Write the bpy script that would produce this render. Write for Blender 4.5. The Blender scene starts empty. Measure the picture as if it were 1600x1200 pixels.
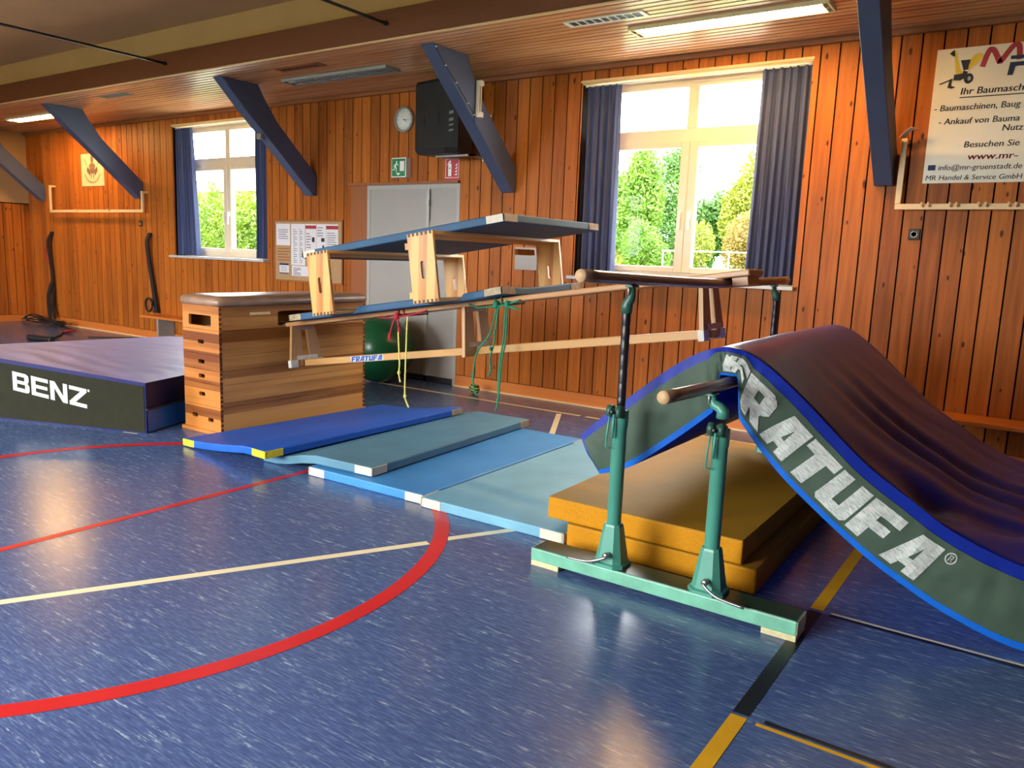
import bpy, bmesh, math, random
from mathutils import Vector, Matrix, noise
S = bpy.context.scene
COL = S.collection
# ------------------------------------------------------------------ camera
cam = bpy.data.cameras.new('camera'); co = bpy.data.objects.new('camera', cam); COL.objects.link(co)
yaw, pit, rol = -0.597585289, 0.159908367, -0.0380776115
cy, sy, cp, sp = math.cos(yaw), math.sin(yaw), math.cos(pit), math.sin(pit)
fw = Vector((sy*cp, cy*cp, -sp)); rt = Vector((cy, -sy, 0)); dn = fw.cross(rt)
cr, sr = math.cos(rol), math.sin(rol)
rt2 = cr*rt + sr*dn; up2 = -(-sr*rt + cr*dn)
mw = Matrix((rt2, up2, -fw)).transposed().to_4x4(); mw.translation = (0, 0, 1.48)
co.matrix_world = mw
cam.sensor_fit = 'HORIZONTAL'; cam.sensor_width = 36.0; cam.lens = 1229.274/1600*36
cam.clip_start = 0.02; cam.clip_end = 300
S.camera = co
# ------------------------------------------------------------------ exposure, sky
S.view_settings.view_transform = 'Standard'; S.view_settings.look = 'None'
S.view_settings.gamma = 1.0; S.view_settings.use_curve_mapping = False
S.view_settings.exposure = 0.85
S.cycles.use_denoising = True
S.cycles.max_bounces = 8; S.cycles.diffuse_bounces = 5; S.cycles.glossy_bounces = 4
S.cycles.transparent_max_bounces = 12; S.cycles.sample_clamp_indirect = 8.0
SKY_N, SKY_S = 11.0, 26.0   # overcast sky, and added southern glow behind the camera to light the room
W = bpy.data.worlds.new('overcast_sky'); S.world = W; W.use_nodes = True
wn, wl = W.node_tree.nodes, W.node_tree.links
bg = wn['Background']
tc = wn.new('ShaderNodeTexCoord'); sx = wn.new('ShaderNodeSeparateXYZ'); wl.new(tc.outputs['Generated'], sx.inputs[0])
def wmap(sock, a, b, c, d):
    m = wn.new('ShaderNodeMapRange'); m.interpolation_type = 'SMOOTHSTEP'; wl.new(sock, m.inputs[0])
    for i, v in enumerate((a, b, c, d)): m.inputs[i+1].default_value = v
    return m.outputs[0]
south = wmap(sx.outputs['Y'], -0.1, -0.8, 0.0, 1.0)
low = wmap(sx.outputs['Z'], 0.08, 0.45, 0.32, 1.0)
gl = wn.new('ShaderNodeMath'); gl.operation = 'MULTIPLY'; wl.new(south, gl.inputs[0]); wl.new(low, gl.inputs[1])
st_ = wn.new('ShaderNodeMath'); st_.operation = 'MULTIPLY_ADD'; wl.new(gl.outputs[0], st_.inputs[0]); st_.inputs[1].default_value = SKY_S; st_.inputs[2].default_value = SKY_N
bg.inputs[0].default_value = (0.95, 0.98, 1.0, 1); wl.new(st_.outputs[0], bg.inputs[1])

def portal(x, y, z, sx_, sz_, facing):
    L = bpy.data.lights.new('window_daylight', 'AREA'); L.shape = 'RECTANGLE'; L.size = sx_; L.size_y = sz_
    L.cycles.is_portal = True
    o = bpy.data.objects.new('window_daylight', L); COL.objects.link(o)
    o.location = (x, y, z); o.rotation_euler = (-math.pi/2 if facing < 0 else math.pi/2, 0, 0)
portal(-2.97, 7.36, 2.24, 2.2, 1.9, -1)
portal(-9.90, 7.36, 2.24, 2.15, 1.9, -1)
for px_, pw_ in ((-10.4, 3.7), (-4.1, 3.9)):
    portal(px_, -3.96, 2.15, pw_, 2.2, 1)

# ------------------------------------------------------------------ materials
def lin(c):
    return tuple((v/255/12.92 if v/255 <= 0.04045 else ((v/255+0.055)/1.055)**2.4) for v in c)
class N:
    def __init__(s, name):
        s.m = bpy.data.materials.new(name); s.m.use_nodes = True
        s.t = s.m.node_tree; s.n = s.t.nodes; s.l = s.t.links; s.b = s.n['Principled BSDF']
    def new(s, t, **kw):
        x = s.n.new('ShaderNode'+t)
        for k, v in kw.items(): setattr(x, k, v)
        return x
    def link(s, a, b): s.l.new(a, b)
    def math(s, op, a, b=None, c=None):
        x = s.new('Math', operation=op)
        for i, v in enumerate((a, b, c)):
            if v is None: continue
            if isinstance(v, (int, float)): x.inputs[i].default_value = v
            else: s.link(v, x.inputs[i])
        return x.outputs[0]
    def ramp(s, fac, stops):
        x = s.new('ValToRGB'); e = x.color_ramp.elements
        while len(e) < len(stops): e.new(0.5)
        for i, (p, c) in enumerate(stops):
            e[i].position = p; e[i].color = (*c[:3], 1)
        s.link(fac, x.inputs[0]); return x.outputs[0]
    def mix(s, f, a, b, blend='MIX'):
        x = s.new('Mix', data_type='RGBA', blend_type=blend)
        if isinstance(f, (int, float)): x.inputs[0].default_value = f
        else: s.link(f, x.inputs[0])
        for i, v in ((6, a), (7, b)):
            if isinstance(v, tuple): x.inputs[i].default_value = (*v[:3], 1)
            else: s.link(v, x.inputs[i])
        return x.outputs[2]
    def noise(s, vec, scale=1.0, detail=3.0, rough=0.5):
        x = s.new('TexNoise'); x.inputs['Scale'].default_value = scale; x.inputs['Detail'].default_value = detail
        x.inputs['Roughness'].default_value = rough
        if vec is not None: s.link(vec, x.inputs['Vector'])
        return x.outputs[0]
    def bump(s, h, strength=0.3, dist=0.01):
        x = s.new('Bump'); x.inputs['Strength'].default_value = strength; x.inputs['Distance'].default_value = dist
        s.link(h, x.inputs['Height']); s.link(x.outputs[0], s.b.inputs['Normal'])
    def obj(s): return s.new('TexCoord').outputs['Object']

def plain(name, col, rough=0.5, var=0.12, scale=8.0, metal=0.0, bump=0.0, bscale=60.0, spec=0.5, srgb=True, coat=0.0):
    c = lin(col) if srgb else col
    m = N(name); o = m.obj()
    f = m.noise(o, scale, 4.0)
    a = tuple(max(0, v*(1-var)) for v in c); b = tuple(min(1, v*(1+var)) for v in c)
    m.link(m.ramp(f, [(0.3, a), (0.7, b)]), m.b.inputs['Base Color'])
    m.b.inputs['Roughness'].default_value = rough; m.b.inputs['Metallic'].default_value = metal
    m.b.inputs['Specular IOR Level'].default_value = spec
    if coat: m.b.inputs['Coat Weight'].default_value = coat; m.b.inputs['Coat Roughness'].default_value = 0.1
    if bump: m.bump(m.noise(o, bscale, 3.0), bump, 0.004)
    return m.m

def wood(name, dark, light, along='Z', across='X', plank=None, off=0.0, knots=0.0, rough=0.4, grain=1.0, var=0.5, knotcol=(60, 28, 12), spec=0.4):
    m = N(name); sep = m.new('SeparateXYZ'); m.link(m.obj(), sep.inputs[0])
    A = sep.outputs[across]; L = sep.outputs[along]; O = sep.outputs[[k for k in 'XYZ' if k not in (along, across)][0]]
    if plank:
        idx = m.math('FLOOR', m.math('DIVIDE', m.math('ADD', A, off), plank))
    else:
        idx = m.math('MULTIPLY', A, 0.0)
    wnz = m.new('TexWhiteNoise', noise_dimensions='1D'); m.link(m.math('ADD', idx, 3.3), wnz.inputs['W']); rnd = wnz.outputs[0]
    cv = m.new('CombineXYZ'); m.link(m.math('MULTIPLY', A, 26.0*grain), cv.inputs[0])
    m.link(m.math('ADD', m.math('MULTIPLY', L, 1.3*grain), m.math('MULTIPLY', rnd, 37.0)), cv.inputs[1]); m.link(m.math('MULTIPLY', O, 26.0*grain), cv.inputs[2])
    g = m.noise(cv.outputs[0], 1.0, 5.0, 0.55)
    g2 = m.math('ADD', m.math('MULTIPLY', g, 0.8), m.math('MULTIPLY', m.math('SUBTRACT', rnd, 0.5), var))
    d, l = lin(dark), lin(light)
    col = m.ramp(g2, [(0.15, d), (0.62, l)])
    if knots:
        kv = m.new('CombineXYZ'); m.link(m.math('MULTIPLY', A, 13.0), kv.inputs[0])
        m.link(m.math('ADD', m.math('MULTIPLY', L, 5.5), m.math('MULTIPLY', rnd, 11.0)), kv.inputs[1]); m.link(m.math('MULTIPLY', O, 0.0), kv.inputs[2])
        v = m.new('TexVoronoi', feature='F1'); v.inputs['Scale'].default_value = 1.0; v.inputs['Randomness'].default_value = 1.0
        m.link(kv.outputs[0], v.inputs['Vector'])
        sc = m.new('SeparateColor'); m.link(v.outputs['Color'], sc.inputs[0])
        rad = m.math('MULTIPLY', m.math('POWER', sc.outputs[0], 1.6), knots)
        k = m.math('LESS_THAN', v.outputs['Distance'], rad)
        halo = m.new('MapRange'); m.link(m.math('SUBTRACT', v.outputs['Distance'], rad), halo.inputs[0])
        halo.inputs[1].default_value = 0.0; halo.inputs[2].default_value = 0.08; halo.inputs[3].default_value = 0.35; halo.inputs[4].default_value = 0.0
        col = m.mix(m.math('MULTIPLY', halo.outputs[0], m.math('GREATER_THAN', sc.outputs[0], 0.35)), col, lin(knotcol))
        col = m.mix(m.math('MULTIPLY', k, 0.85), col, lin(knotcol))
    m.link(col, m.b.inputs['Base Color']); m.b.inputs['Roughness'].default_value = rough; m.b.inputs['Specular IOR Level'].default_value = spec
    m.bump(g, 0.12, 0.003)
    return m.m

MT = {}
MT['wall'] = wood('pine_panelling', (132, 70, 27), (190, 108, 40), 'Z', 'X', 0.15, 0.025, knots=0.15, rough=0.45, var=0.30, spec=0.15)
MT['wall_l'] = wood('pine_panelling_left', (132, 70, 27), (190, 108, 40), 'Z', 'Y', 0.15, 0.0, knots=0.15, rough=0.45, var=0.30, spec=0.15)
MT['gap'] = plain('panelling_gap', (18, 9, 6), 0.9, spec=0.1)
MT['base'] = wood('skirting_pine', (150, 78, 30), (205, 120, 55), 'X', 'Z', None, rough=0.4)
MT['ceil'] = wood('ceiling_slats', (190, 126, 78), (236, 182, 128), 'X', 'Y', 0.083, 0.0, knots=0.0, rough=0.28, var=0.3, spec=0.8)
MT['beam'] = wood('glulam_beam', (76, 38, 20), (112, 60, 32), 'X', 'Z', None, rough=0.5)
MT['plaster'] = plain('cream_plaster', (190, 148, 96), 0.85, 0.05, 2.0)
MT['door'] = plain('grey_door_paint', (158, 154, 148), 0.45, 0.03, 3.0)
MT['doorframe'] = plain('grey_metal_frame', (168, 166, 160), 0.4, 0.04)
MT['brown'] = wood('smooth_brown_board', (120, 66, 34), (150, 88, 48), 'Z', 'X', None, rough=0.45)
MT['white'] = plain('white_window_plastic', (220, 204, 178), 0.3, 0.03)
MT['trimwood'] = wood('pale_trim_wood', (214, 170, 110), (236, 200, 146), 'X', 'Z', None, rough=0.4)
MT['sill'] = plain('grey_stone_sill', (190, 190, 188), 0.35, 0.06)
MT['brace'] = plain('blue_grey_brace_paint', (74, 86, 116), 0.5, 0.07, 3.0)
MT['steel'] = plain('brushed_steel', (170, 170, 168), 0.35, 0.08, metal=0.9)
MT['darksteel'] = plain('dark_steel', (70, 68, 70), 0.38, 0.1, metal=0.85)
MT['galv'] = plain('zinc_bracket', (178, 176, 170), 0.35, 0.12, 30.0, metal=0.7)
MT['black'] = plain('black_plastic', (24, 26, 28), 0.5, 0.15)
MT['webbing'] = plain('black_webbing', (30, 26, 28), 0.75, 0.2, 40.0)
MT['paper'] = plain('white_paper', (216, 212, 214), 0.7, 0.02)
MT['cork'] = plain('cork_board', (172, 136, 96), 0.9, 0.12, 60.0)
MT['ink'] = plain('dark_ink', (28, 28, 36), 0.6, 0.05)
MT['navy'] = plain('navy_print', (26, 36, 74), 0.6, 0.05)
MT['stickerblue'] = plain('blue_sticker_print', (24, 70, 150), 0.5, 0.05)
MT['greyink'] = plain('grey_print', (128, 126, 134), 0.7, 0.05)
MT['redprint'] = plain('red_print', (168, 40, 48), 0.6, 0.04)
MT['signred'] = plain('red_sign', (190, 36, 50), 0.4, 0.04)
MT['signgreen'] = plain('green_sign', (12, 128, 78), 0.4, 0.04)
MT['signwhite'] = plain('white_sign', (236, 236, 230), 0.4, 0.02)
MT['banner'] = plain('banner_cream', (232, 222, 200), 0.35, 0.02)
MT['yellowprint'] = plain('yellow_print', (222, 190, 30), 0.5, 0.1)
MT['beige'] = plain('beige_cloth', (222, 190, 150), 0.8, 0.05)
MT['beigeink'] = plain('brown_print', (110, 84, 70), 0.8, 0.1)
# floor
def floor_mat():
    m = N('blue_linoleum'); sep = m.new('SeparateXYZ'); m.link(m.obj(), sep.inputs[0])
    X, Y = sep.outputs[0], sep.outputs[1]
    def st(a, b, det, rough=0.6):
        cv = m.new('CombineXYZ'); m.link(m.math('MULTIPLY', X, a), cv.inputs[0]); m.link(m.math('MULTIPLY', Y, b), cv.inputs[1])
        return m.noise(cv.outputs[0], 1.0, det, rough)
    big = m.noise(m.obj(), 1.2, 3.0)
    f1 = st(5, 46, 3.0); f2 = st(14, 130, 4.0); f3 = st(20, 130, 4.0, 0.7)
    base = m.ramp(big, [(0.3, lin((64, 84, 134))), (0.7, lin((80, 104, 154)))])
    fine = m.ramp(f2, [(0.35, lin((54, 72, 118))), (0.52, lin((76, 98, 148))), (0.7, lin((120, 144, 186)))])
    c = m.mix(0.6, base, fine)
    k = m.ramp(f1, [(0.55, (0, 0, 0)), (0.66, (1, 1, 1))])
    k2 = m.ramp(f3, [(0.48, (0, 0, 0)), (0.62, (1, 1, 1))])
    kk = m.new('Mix', data_type='RGBA', blend_type='MULTIPLY'); kk.inputs[0].default_value = 1; m.link(k, kk.inputs[6]); m.link(k2, kk.inputs[7])
    c = m.mix(m.math('MULTIPLY', kk.outputs[2], 0.85), c, lin((176, 200, 228)))
    m.link(c, m.b.inputs['Base Color'])
    m.b.inputs['Roughness'].default_value = 0.23; m.b.inputs['Specular IOR Level'].default_value = 0.5
    m.bump(st(30, 90, 3.0), 0.10, 0.004)
    return m.m
MT['floor'] = floor_mat()
MT['lred'] = plain('red_line_paint', (206, 32, 40), 0.35, 0.04)
MT['lwhite'] = plain('cream_line_paint', (236, 226, 190), 0.4, 0.04)
MT['lyellow'] = plain('yellow_line_paint', (228, 172, 20), 0.4, 0.06)
MT['lblack'] = plain('black_line_paint', (20, 20, 22), 0.4, 0.1)
# mats
MT['matblue'] = plain('bright_blue_vinyl', (12, 88, 192), 0.5, 0.08, 3.0, bump=0.15, bscale=9.0)
MT['matgrey'] = plain('grey_blue_canvas', (84, 130, 152), 0.6, 0.10, 4.0, bump=0.2, bscale=14.0)
MT['matsky'] = plain('light_blue_canvas', (60, 136, 200), 0.55, 0.08, 4.0, bump=0.2, bscale=14.0)
MT['matpale'] = plain('pale_blue_canvas', (112, 166, 190), 0.6, 0.10, 4.0, bump=0.2, bscale=14.0)
MT['matdull'] = plain('dull_blue_canvas', (42, 84, 118), 0.6, 0.10, 4.0, bump=0.2, bscale=14.0)
MT['patchwhite'] = plain('white_leather_corner', (214, 204, 184), 0.6, 0.08, 20.0)
MT['patchyellow'] = plain('yellow_leather_corner', (226, 206, 40), 0.55, 0.12, 20.0)
MT['patchworn'] = plain('worn_leather_corner', (168, 150, 120), 0.65, 0.25, 25.0)
MT['navyvinyl'] = plain('navy_vinyl', (22, 44, 156), 0.3, 0.08, 3.0, bump=0.12, bscale=7.0, spec=0.5)
MT['lavender'] = plain('lavender_blue_vinyl', (142, 140, 200), 0.48, 0.06, 2.0, spec=1.0)  # even lavender blue, paler than the shell below it
MT['darkshell'] = plain('dark_navy_vinyl', (14, 20, 84), 0.45, 0.08, 3.0, spec=0.3)
MT['deepblue'] = plain('deep_blue_vinyl', (18, 42, 146), 0.45, 0.08, 3.0, spec=0.25)
MT['trimblue'] = plain('bright_blue_trim', (16, 104, 210), 0.4, 0.05)
MT['sidegreen'] = plain('green_grey_fabric', (64, 84, 68), 0.7, 0.14, 9.0, bump=0.15, bscale=30.0)
MT['sideolive'] = plain('olive_grey_fabric', (42, 42, 30), 0.8, 0.10, 12.0, spec=0.12)
def letter_mat():
    m = N('worn_white_print'); sep = m.new('SeparateXYZ'); m.link(m.obj(), sep.inputs[0])
    cv = m.new('CombineXYZ'); m.link(m.math('MULTIPLY', m.math('ADD', sep.outputs[0], sep.outputs[2]), 120.0), cv.inputs[0])
    m.link(m.math('MULTIPLY', m.math('SUBTRACT', sep.outputs[2], sep.outputs[0]), 18.0), cv.inputs[1])
    f = m.noise(cv.outputs[0], 1.0, 4.0, 0.7)
    m.link(m.ramp(f, [(0.32, lin((130, 140, 132))), (0.5, lin((196, 200, 194))), (0.7, lin((216, 220, 214)))]), m.b.inputs['Base Color'])
    m.b.inputs['Roughness'].default_value = 0.6
    return m.m
MT['letter'] = letter_mat()
MT['letterbenz'] = plain('white_print', (188, 188, 184), 0.5, 0.03)
def yellow_mat(name, c):
    m = N(name); o = m.obj(); f = m.noise(o, 5.0, 4.0); f2 = m.noise(o, 160.0, 2.0)
    c1 = m.ramp(f, [(0.3, tuple(v*0.86 for v in lin(c))), (0.7, lin(c))])
    m.link(m.mix(0.35, c1, m.ramp(f2, [(0.35, tuple(v*0.55 for v in lin(c))), (0.6, lin(c))])), m.b.inputs['Base Color'])
    m.b.inputs['Roughness'].default_value = 0.65; m.b.inputs['Specular IOR Level'].default_value = 0.25; m.bump(f2, 0.25, 0.003); return m.m
MT['yside'] = yellow_mat('yellow_vinyl', (210, 140, 0))
MT['ytop'] = yellow_mat('mustard_anti_slip_vinyl', (176, 130, 30))
# timber equipment
MT['boxlong'] = wood('box_pine_long', (140, 84, 34), (222, 160, 88), 'Y', 'Z', 0.095, 0.02, knots=0.05, rough=0.32, grain=0.55, var=0.55)
MT['boxshort'] = wood('box_pine_short', (122, 64, 26), (200, 126, 60), 'X', 'Z', 0.075, 0.02, knots=0.04, rough=0.34, grain=0.8, var=0.8)
MT['endgrain'] = plain('dark_end_grain', (84, 46, 22), 0.5, 0.2, 40)
MT['frame'] = wood('pale_frame_pine', (188, 120, 50), (222, 168, 88), 'Z', 'X', 0.036, 0.0, rough=0.35, var=0.75)
MT['frameboard'] = wood('frame_board_pine', (190, 130, 66), (226, 176, 108), 'Y', 'X', 0.06, 0.0, rough=0.38)
MT['bench'] = wood('bench_maple', (148, 96, 54), (184, 134, 86), 'X', 'Y', None, rough=0.3, grain=0.8)
MT['benchbeam'] = wood('balance_beam_beech', (166, 118, 64), (194, 146, 88), 'X', 'Z', None, rough=0.35, grain=0.8)
MT['benchleg'] = wood('bench_leg_pine', (150, 102, 58), (184, 138, 88), 'Z', 'Y', None, rough=0.4, grain=0.8)
MT['rubber'] = plain('white_rubber_foot', (208, 204, 192), 0.6, 0.05)
MT['rail'] = wood('bar_rail_ash', (88, 64, 52), (132, 102, 84), 'Y', 'X', None, rough=0.25, grain=1.2)
MT['railend'] = plain('rail_end_grain', (196, 160, 116), 0.5, 0.1, 60)
MT['mint'] = plain('green_enamel', (74, 146, 126), 0.35, 0.07, 5.0)
MT['mintbase'] = plain('green_base_enamel', (112, 178, 150), 0.4, 0.16, 14.0)
MT['darkgreen'] = plain('dark_green_enamel', (44, 88, 72), 0.4, 0.14, 8.0)
MT['basetop'] = plain('dark_green_rubber_top', (36, 62, 46), 0.3, 0.3, 4.0)
MT['chip'] = plain('bare_cream_edge', (206, 196, 150), 0.6, 0.15, 30)
MT['leather'] = plain('worn_leather', (150, 116, 92), 0.36, 0.22, 7.0, bump=0.2, bscale=20, spec=0.9)
MT['ballgreen'] = plain('green_gym_ball', (22, 86, 52), 0.25, 0.05)
MT['ropered'] = plain('red_rope', (168, 26, 40), 0.7, 0.1)
MT['ropegreen'] = plain('green_rope', (16, 124, 88), 0.7, 0.1)
MT['ropeyellow'] = plain('pale_yellow_rope', (222, 210, 110), 0.7, 0.1)
MT['curtain'] = plain('blue_grey_curtain', (68, 78, 116), 0.85, 0.08, 3.0)
MT['lamphousing'] = plain('lamp_reflector', (222, 206, 160), 0.35, 0.04)
MT['lampgrey'] = plain('grey_louvre', (150, 152, 146), 0.4, 0.06)
def emit(name, col, st):
    m = N(name); m.b.inputs['Base Color'].default_value = (*col, 1); m.b.inputs['Emission Color'].default_value = (*col, 1)
    f = m.noise(m.obj(), 2.0, 1.0); m.link(m.math('MULTIPLY_ADD', f, st*0.1, st*0.95), m.b.inputs['Emission Strength']); return m.m
MT['tube'] = emit('lit_fluorescent_tube', (1.0, 0.60, 0.20), 95.0)
def glass():
    m = N('window_glass'); tr = m.new('BsdfTransparent'); gl = m.new('BsdfGlossy'); gl.inputs['Roughness'].default_value = 0.02
    fr = m.new('LayerWeight'); fr.inputs[0].default_value = 0.12; mx = m.new('MixShader')
    tr.inputs[0].default_value = (0.97, 0.98, 0.97, 1)
    fac = m.math('MULTIPLY_ADD', m.math('POWER', fr.outputs[1], 2.0), 0.4, 0.004); m.link(fac, mx.inputs[0]); m.link(tr.outputs[0], mx.inputs[1]); m.link(gl.outputs[0], mx.inputs[2])
    m.link(mx.outputs[0], m.n['Material Output'].inputs[0]); return m.m
MT['glass'] = glass()
def leaf(name, a, b):
    m = N(name); f = m.noise(m.obj(), 1.6, 5.0, 0.65)
    c = m.ramp(f, [(0.3, lin(a)), (0.7, lin(b))])
    m.link(c, m.b.inputs['Base Color']); m.b.inputs['Roughness'].default_value = 0.6
    t = m.new('BsdfTranslucent'); m.link(c, t.inputs[0]); mx = m.new('MixShader'); mx.inputs[0].default_value = 0.4
    m.link(m.b.outputs[0], mx.inputs[1]); m.link(t.outputs[0], mx.inputs[2]); m.link(mx.outputs[0], m.n['Material Output'].inputs[0]); return m.m
MT['leafa'] = leaf('fresh_leaves', (53, 86, 17), (95, 128, 28))
MT['leafb'] = leaf('dark_leaves', (40, 78, 26), (80, 115, 40))
MT['leafc'] = leaf('hedge_leaves', (65, 96, 12), (106, 130, 21))
MT['leafd'] = leaf('reddish_leaves', (103, 78, 26), (116, 107, 35))
MT['leafe'] = leaf('yellow_green_leaves', (89, 101, 18), (112, 117, 27))
MT['bark'] = plain('bark', (88, 76, 60), 0.9, 0.2)
MT['grass'] = leaf('lawn_grass', (75, 102, 23), (101, 119, 32))
MT['bounce'] = plain('pale_bounce_strip', (206, 200, 190), 0.9, 0.06)  # pale surface of the added strip that bounces light indoors
MT['house'] = plain('pale_render', (112, 106, 92), 0.9, 0.04)
MT['roof'] = plain('roof_tile', (128, 96, 78), 0.8, 0.1)
MT['carpaint'] = plain('silver_car_paint', (150, 156, 166), 0.3, 0.03, metal=0.3)
MT['galvrail'] = plain('pale_railing', (150, 150, 150), 0.5, 0.05)

# ------------------------------------------------------------------ mesh helpers
def newbm(): return bmesh.new()
def quadgrid(bm, pts, closed_u=False, closed_v=False, mi=0):
    n, k = len(pts), len(pts[0])
    vs = [[bm.verts.new(p) for p in r] for r in pts]
    fs = []
    for i in range(n if closed_u else n-1):
        for j in range(k if closed_v else k-1):
            f = bm.faces.new((vs[i][j], vs[(i+1) % n][j], vs[(i+1) % n][(j+1) % k], vs[i][(j+1) % k])); f.material_index = mi; fs.append(f)
    return vs, fs
def box(bm, x0, x1, y0, y1, z0, z1, mi=0, bev=0.0, f=None, cuts=None):
    """axis box, optional bevel, optional grid cuts and mapping f(x,y,z)->world"""
    t = bmesh.new()
    r = bmesh.ops.create_cube(t, size=1.0)
    for v in t.verts:
        v.co = Vector(((x0+x1)/2 + v.co.x*(x1-x0), (y0+y1)/2 + v.co.y*(y1-y0), (z0+z1)/2 + v.co.z*(z1-z0)))
    if bev: bmesh.ops.bevel(t, geom=t.edges[:], offset=bev, segments=2, affect='EDGES', profile=0.5)
    if cuts:
        for ax, n in enumerate(cuts):
            a, b = ((x0, x1), (y0, y1), (z0, z1))[ax]
            for i in range(1, n):
                p = Vector((0, 0, 0)); p[ax] = a+(b-a)*i/n; nn = Vector((0, 0, 0)); nn[ax] = 1
                bmesh.ops.bisect_plane(t, geom=t.verts[:]+t.edges[:]+t.faces[:], plane_co=p, plane_no=nn)
    mp = {}
    for v in t.verts:
        c = v.co
        mp[v] = bm.verts.new(f(c.x, c.y, c.z) if f else c)
    for q in t.faces:
        g = bm.faces.new([mp[v] for v in q.verts]); g.material_index = mi; g.smooth = False
    t.free()
def tube(bm, pts, r, seg=10, mi=0, cap=True, radii=None):
    pts = [Vector(p) for p in pts]; rings = []
    prev = None
    for i, p in enumerate(pts):
        d = (pts[min(i+1, len(pts)-1)] - pts[max(i-1, 0)]).normalized()
        if prev is None:
            a = Vector((0, 0, 1)) if abs(d.z) < 0.9 else Vector((1, 0, 0)); u = d.cross(a).normalized()
        else:
            u = (prev - d*prev.dot(d)).normalized()
        prev = u; w = d.cross(u)
        rr = radii[i] if radii else r
        rings.append([p + (u*math.cos(2*math.pi*k/seg) + w*math.sin(2*math.pi*k/seg))*rr for k in range(seg)])
    vs, fs = quadgrid(bm, rings, closed_v=True, mi=mi)
    for f in fs: f.smooth = True
    if cap:
        for e in (0, -1):
            f = bm.faces.new(vs[e]); f.material_index = mi
def prism(bm, poly, f, w0, w1, mi=0):
    a = [bm.verts.new(f(u, v, w0)) for u, v in poly]; b = [bm.verts.new(f(u, v, w1)) for u, v in poly]
    n = len(poly)
    bm.faces.new(a).material_index = mi; bm.faces.new(b).material_index = mi
    for i in range(n): bm.faces.new((a[i], a[(i+1) % n], b[(i+1) % n], b[i])).material_index = mi
def plate_hole(bm, u0, u1, v0, v1, hu, hv, hw, hh, f, w0, w1, mi=0, round_=1.0, n=24):
    """rectangular plate with one rounded hole centred hu,hv (half sizes hw,hh)"""
    inner, outer = [], []
    r = min(hw, hh)*round_
    angs = []
    for i in range(n):
        a = 2*math.pi*(i+0.5)/n; c, s = math.cos(a), math.sin(a)
        inner.append((hu + math.copysign(hw-r, c) + r*c if hw > r else hu + r*c, hv + (math.copysign(hh-r, s) if hh > r else 0) + r*s))
        # square spread of outer points
        p = i/n*4; k = int(p); q = p-k
        outer.append([(u1, v0+(v1-v0)*(q)), (u1-(u1-u0)*q, v1), (u0, v1-(v1-v0)*q), (u0+(u1-u0)*q, v0)][k])
    # rotate so outer starts at the lower right corner with inner at angle -45 deg
    sh = n//8
    inner = inner[-sh:]+inner[:-sh]
    A = [[bm.verts.new(f(u, v, w)) for u, v in P] for P in (inner, outer) for w in (w0, w1)]
    i0, i1, o0, o1 = A[0], A[1], A[2], A[3]
    for k in range(n):
        j = (k+1) % n
        for q in ((i0[k], i0[j], o0[j], o0[k]), (i1[k], i1[j], o1[j], o1[k]), (i0[k], i0[j], i1[j], i1[k]), (o0[k], o0[j], o1[j], o1[k])):
            bm.faces.new(q).material_index = mi
def lathe(bm, prof, c, seg=32, mi=0, axis='Z'):
    rings = []
    for r, h in prof:
        ring = []
        for k in range(seg):
            a = 2*math.pi*k/seg; x, y = r*math.cos(a), r*math.sin(a)
            p = (x, y, h) if axis == 'Z' else ((x, h, y) if axis == 'Y' else (h, x, y))
            ring.append(Vector(c)+Vector(p))
        rings.append(ring)
    vs, fs = quadgrid(bm, rings, closed_v=True, mi=mi)
    for f in fs: f.smooth = True
    for e in (0, -1):
        if prof[e][0] > 1e-5: bm.faces.new(vs[e]).material_index = mi
def obj(name, bm, mats, parent=None, base=None, smooth=False):
    bmesh.ops.remove_doubles(bm, verts=bm.verts[:], dist=1e-6)
    bmesh.ops.recalc_face_normals(bm, faces=bm.faces[:])
    me = bpy.data.meshes.new(name); bm.to_mesh(me); bm.free()
    if base is not None: me.transform(Matrix.Translation(-Vector(base)))
    for m in (mats if isinstance(mats, (list, tuple)) else [mats]): me.materials.append(m)
    if smooth:
        for p in me.polygons: p.use_smooth = True
    o = bpy.data.objects.new(name, me); COL.objects.link(o)
    if parent is not None: o.parent = parent
    elif base is not None: o.location = base
    return o
def tag(o, label=None, cat=None, group=None, kind=None):
    for k, v in (('label', label), ('category', cat), ('group', group), ('kind', kind)):
        if v: o[k] = v
    return o
class Thing:
    def __init__(s, name, label, cat, base, group=None, kind=None):
        s.o = bpy.data.objects.new(name, None); COL.objects.link(s.o); s.o.location = base; s.base = Vector(base)
        s.o.empty_display_size = 0.1
        tag(s.o, label, cat, group, kind)
    def part(s, name, bm, mat, parent=None, label=None, smooth=False, kind=None):
        o = obj(name, bm, mat, parent or s.o, s.base, smooth); tag(o, label, kind=kind); return o
def struct(name, bm, mat, parent=None):
    o = obj(name, bm, mat, parent)
    if parent is None: o['kind'] = 'structure'
    return o
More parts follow.
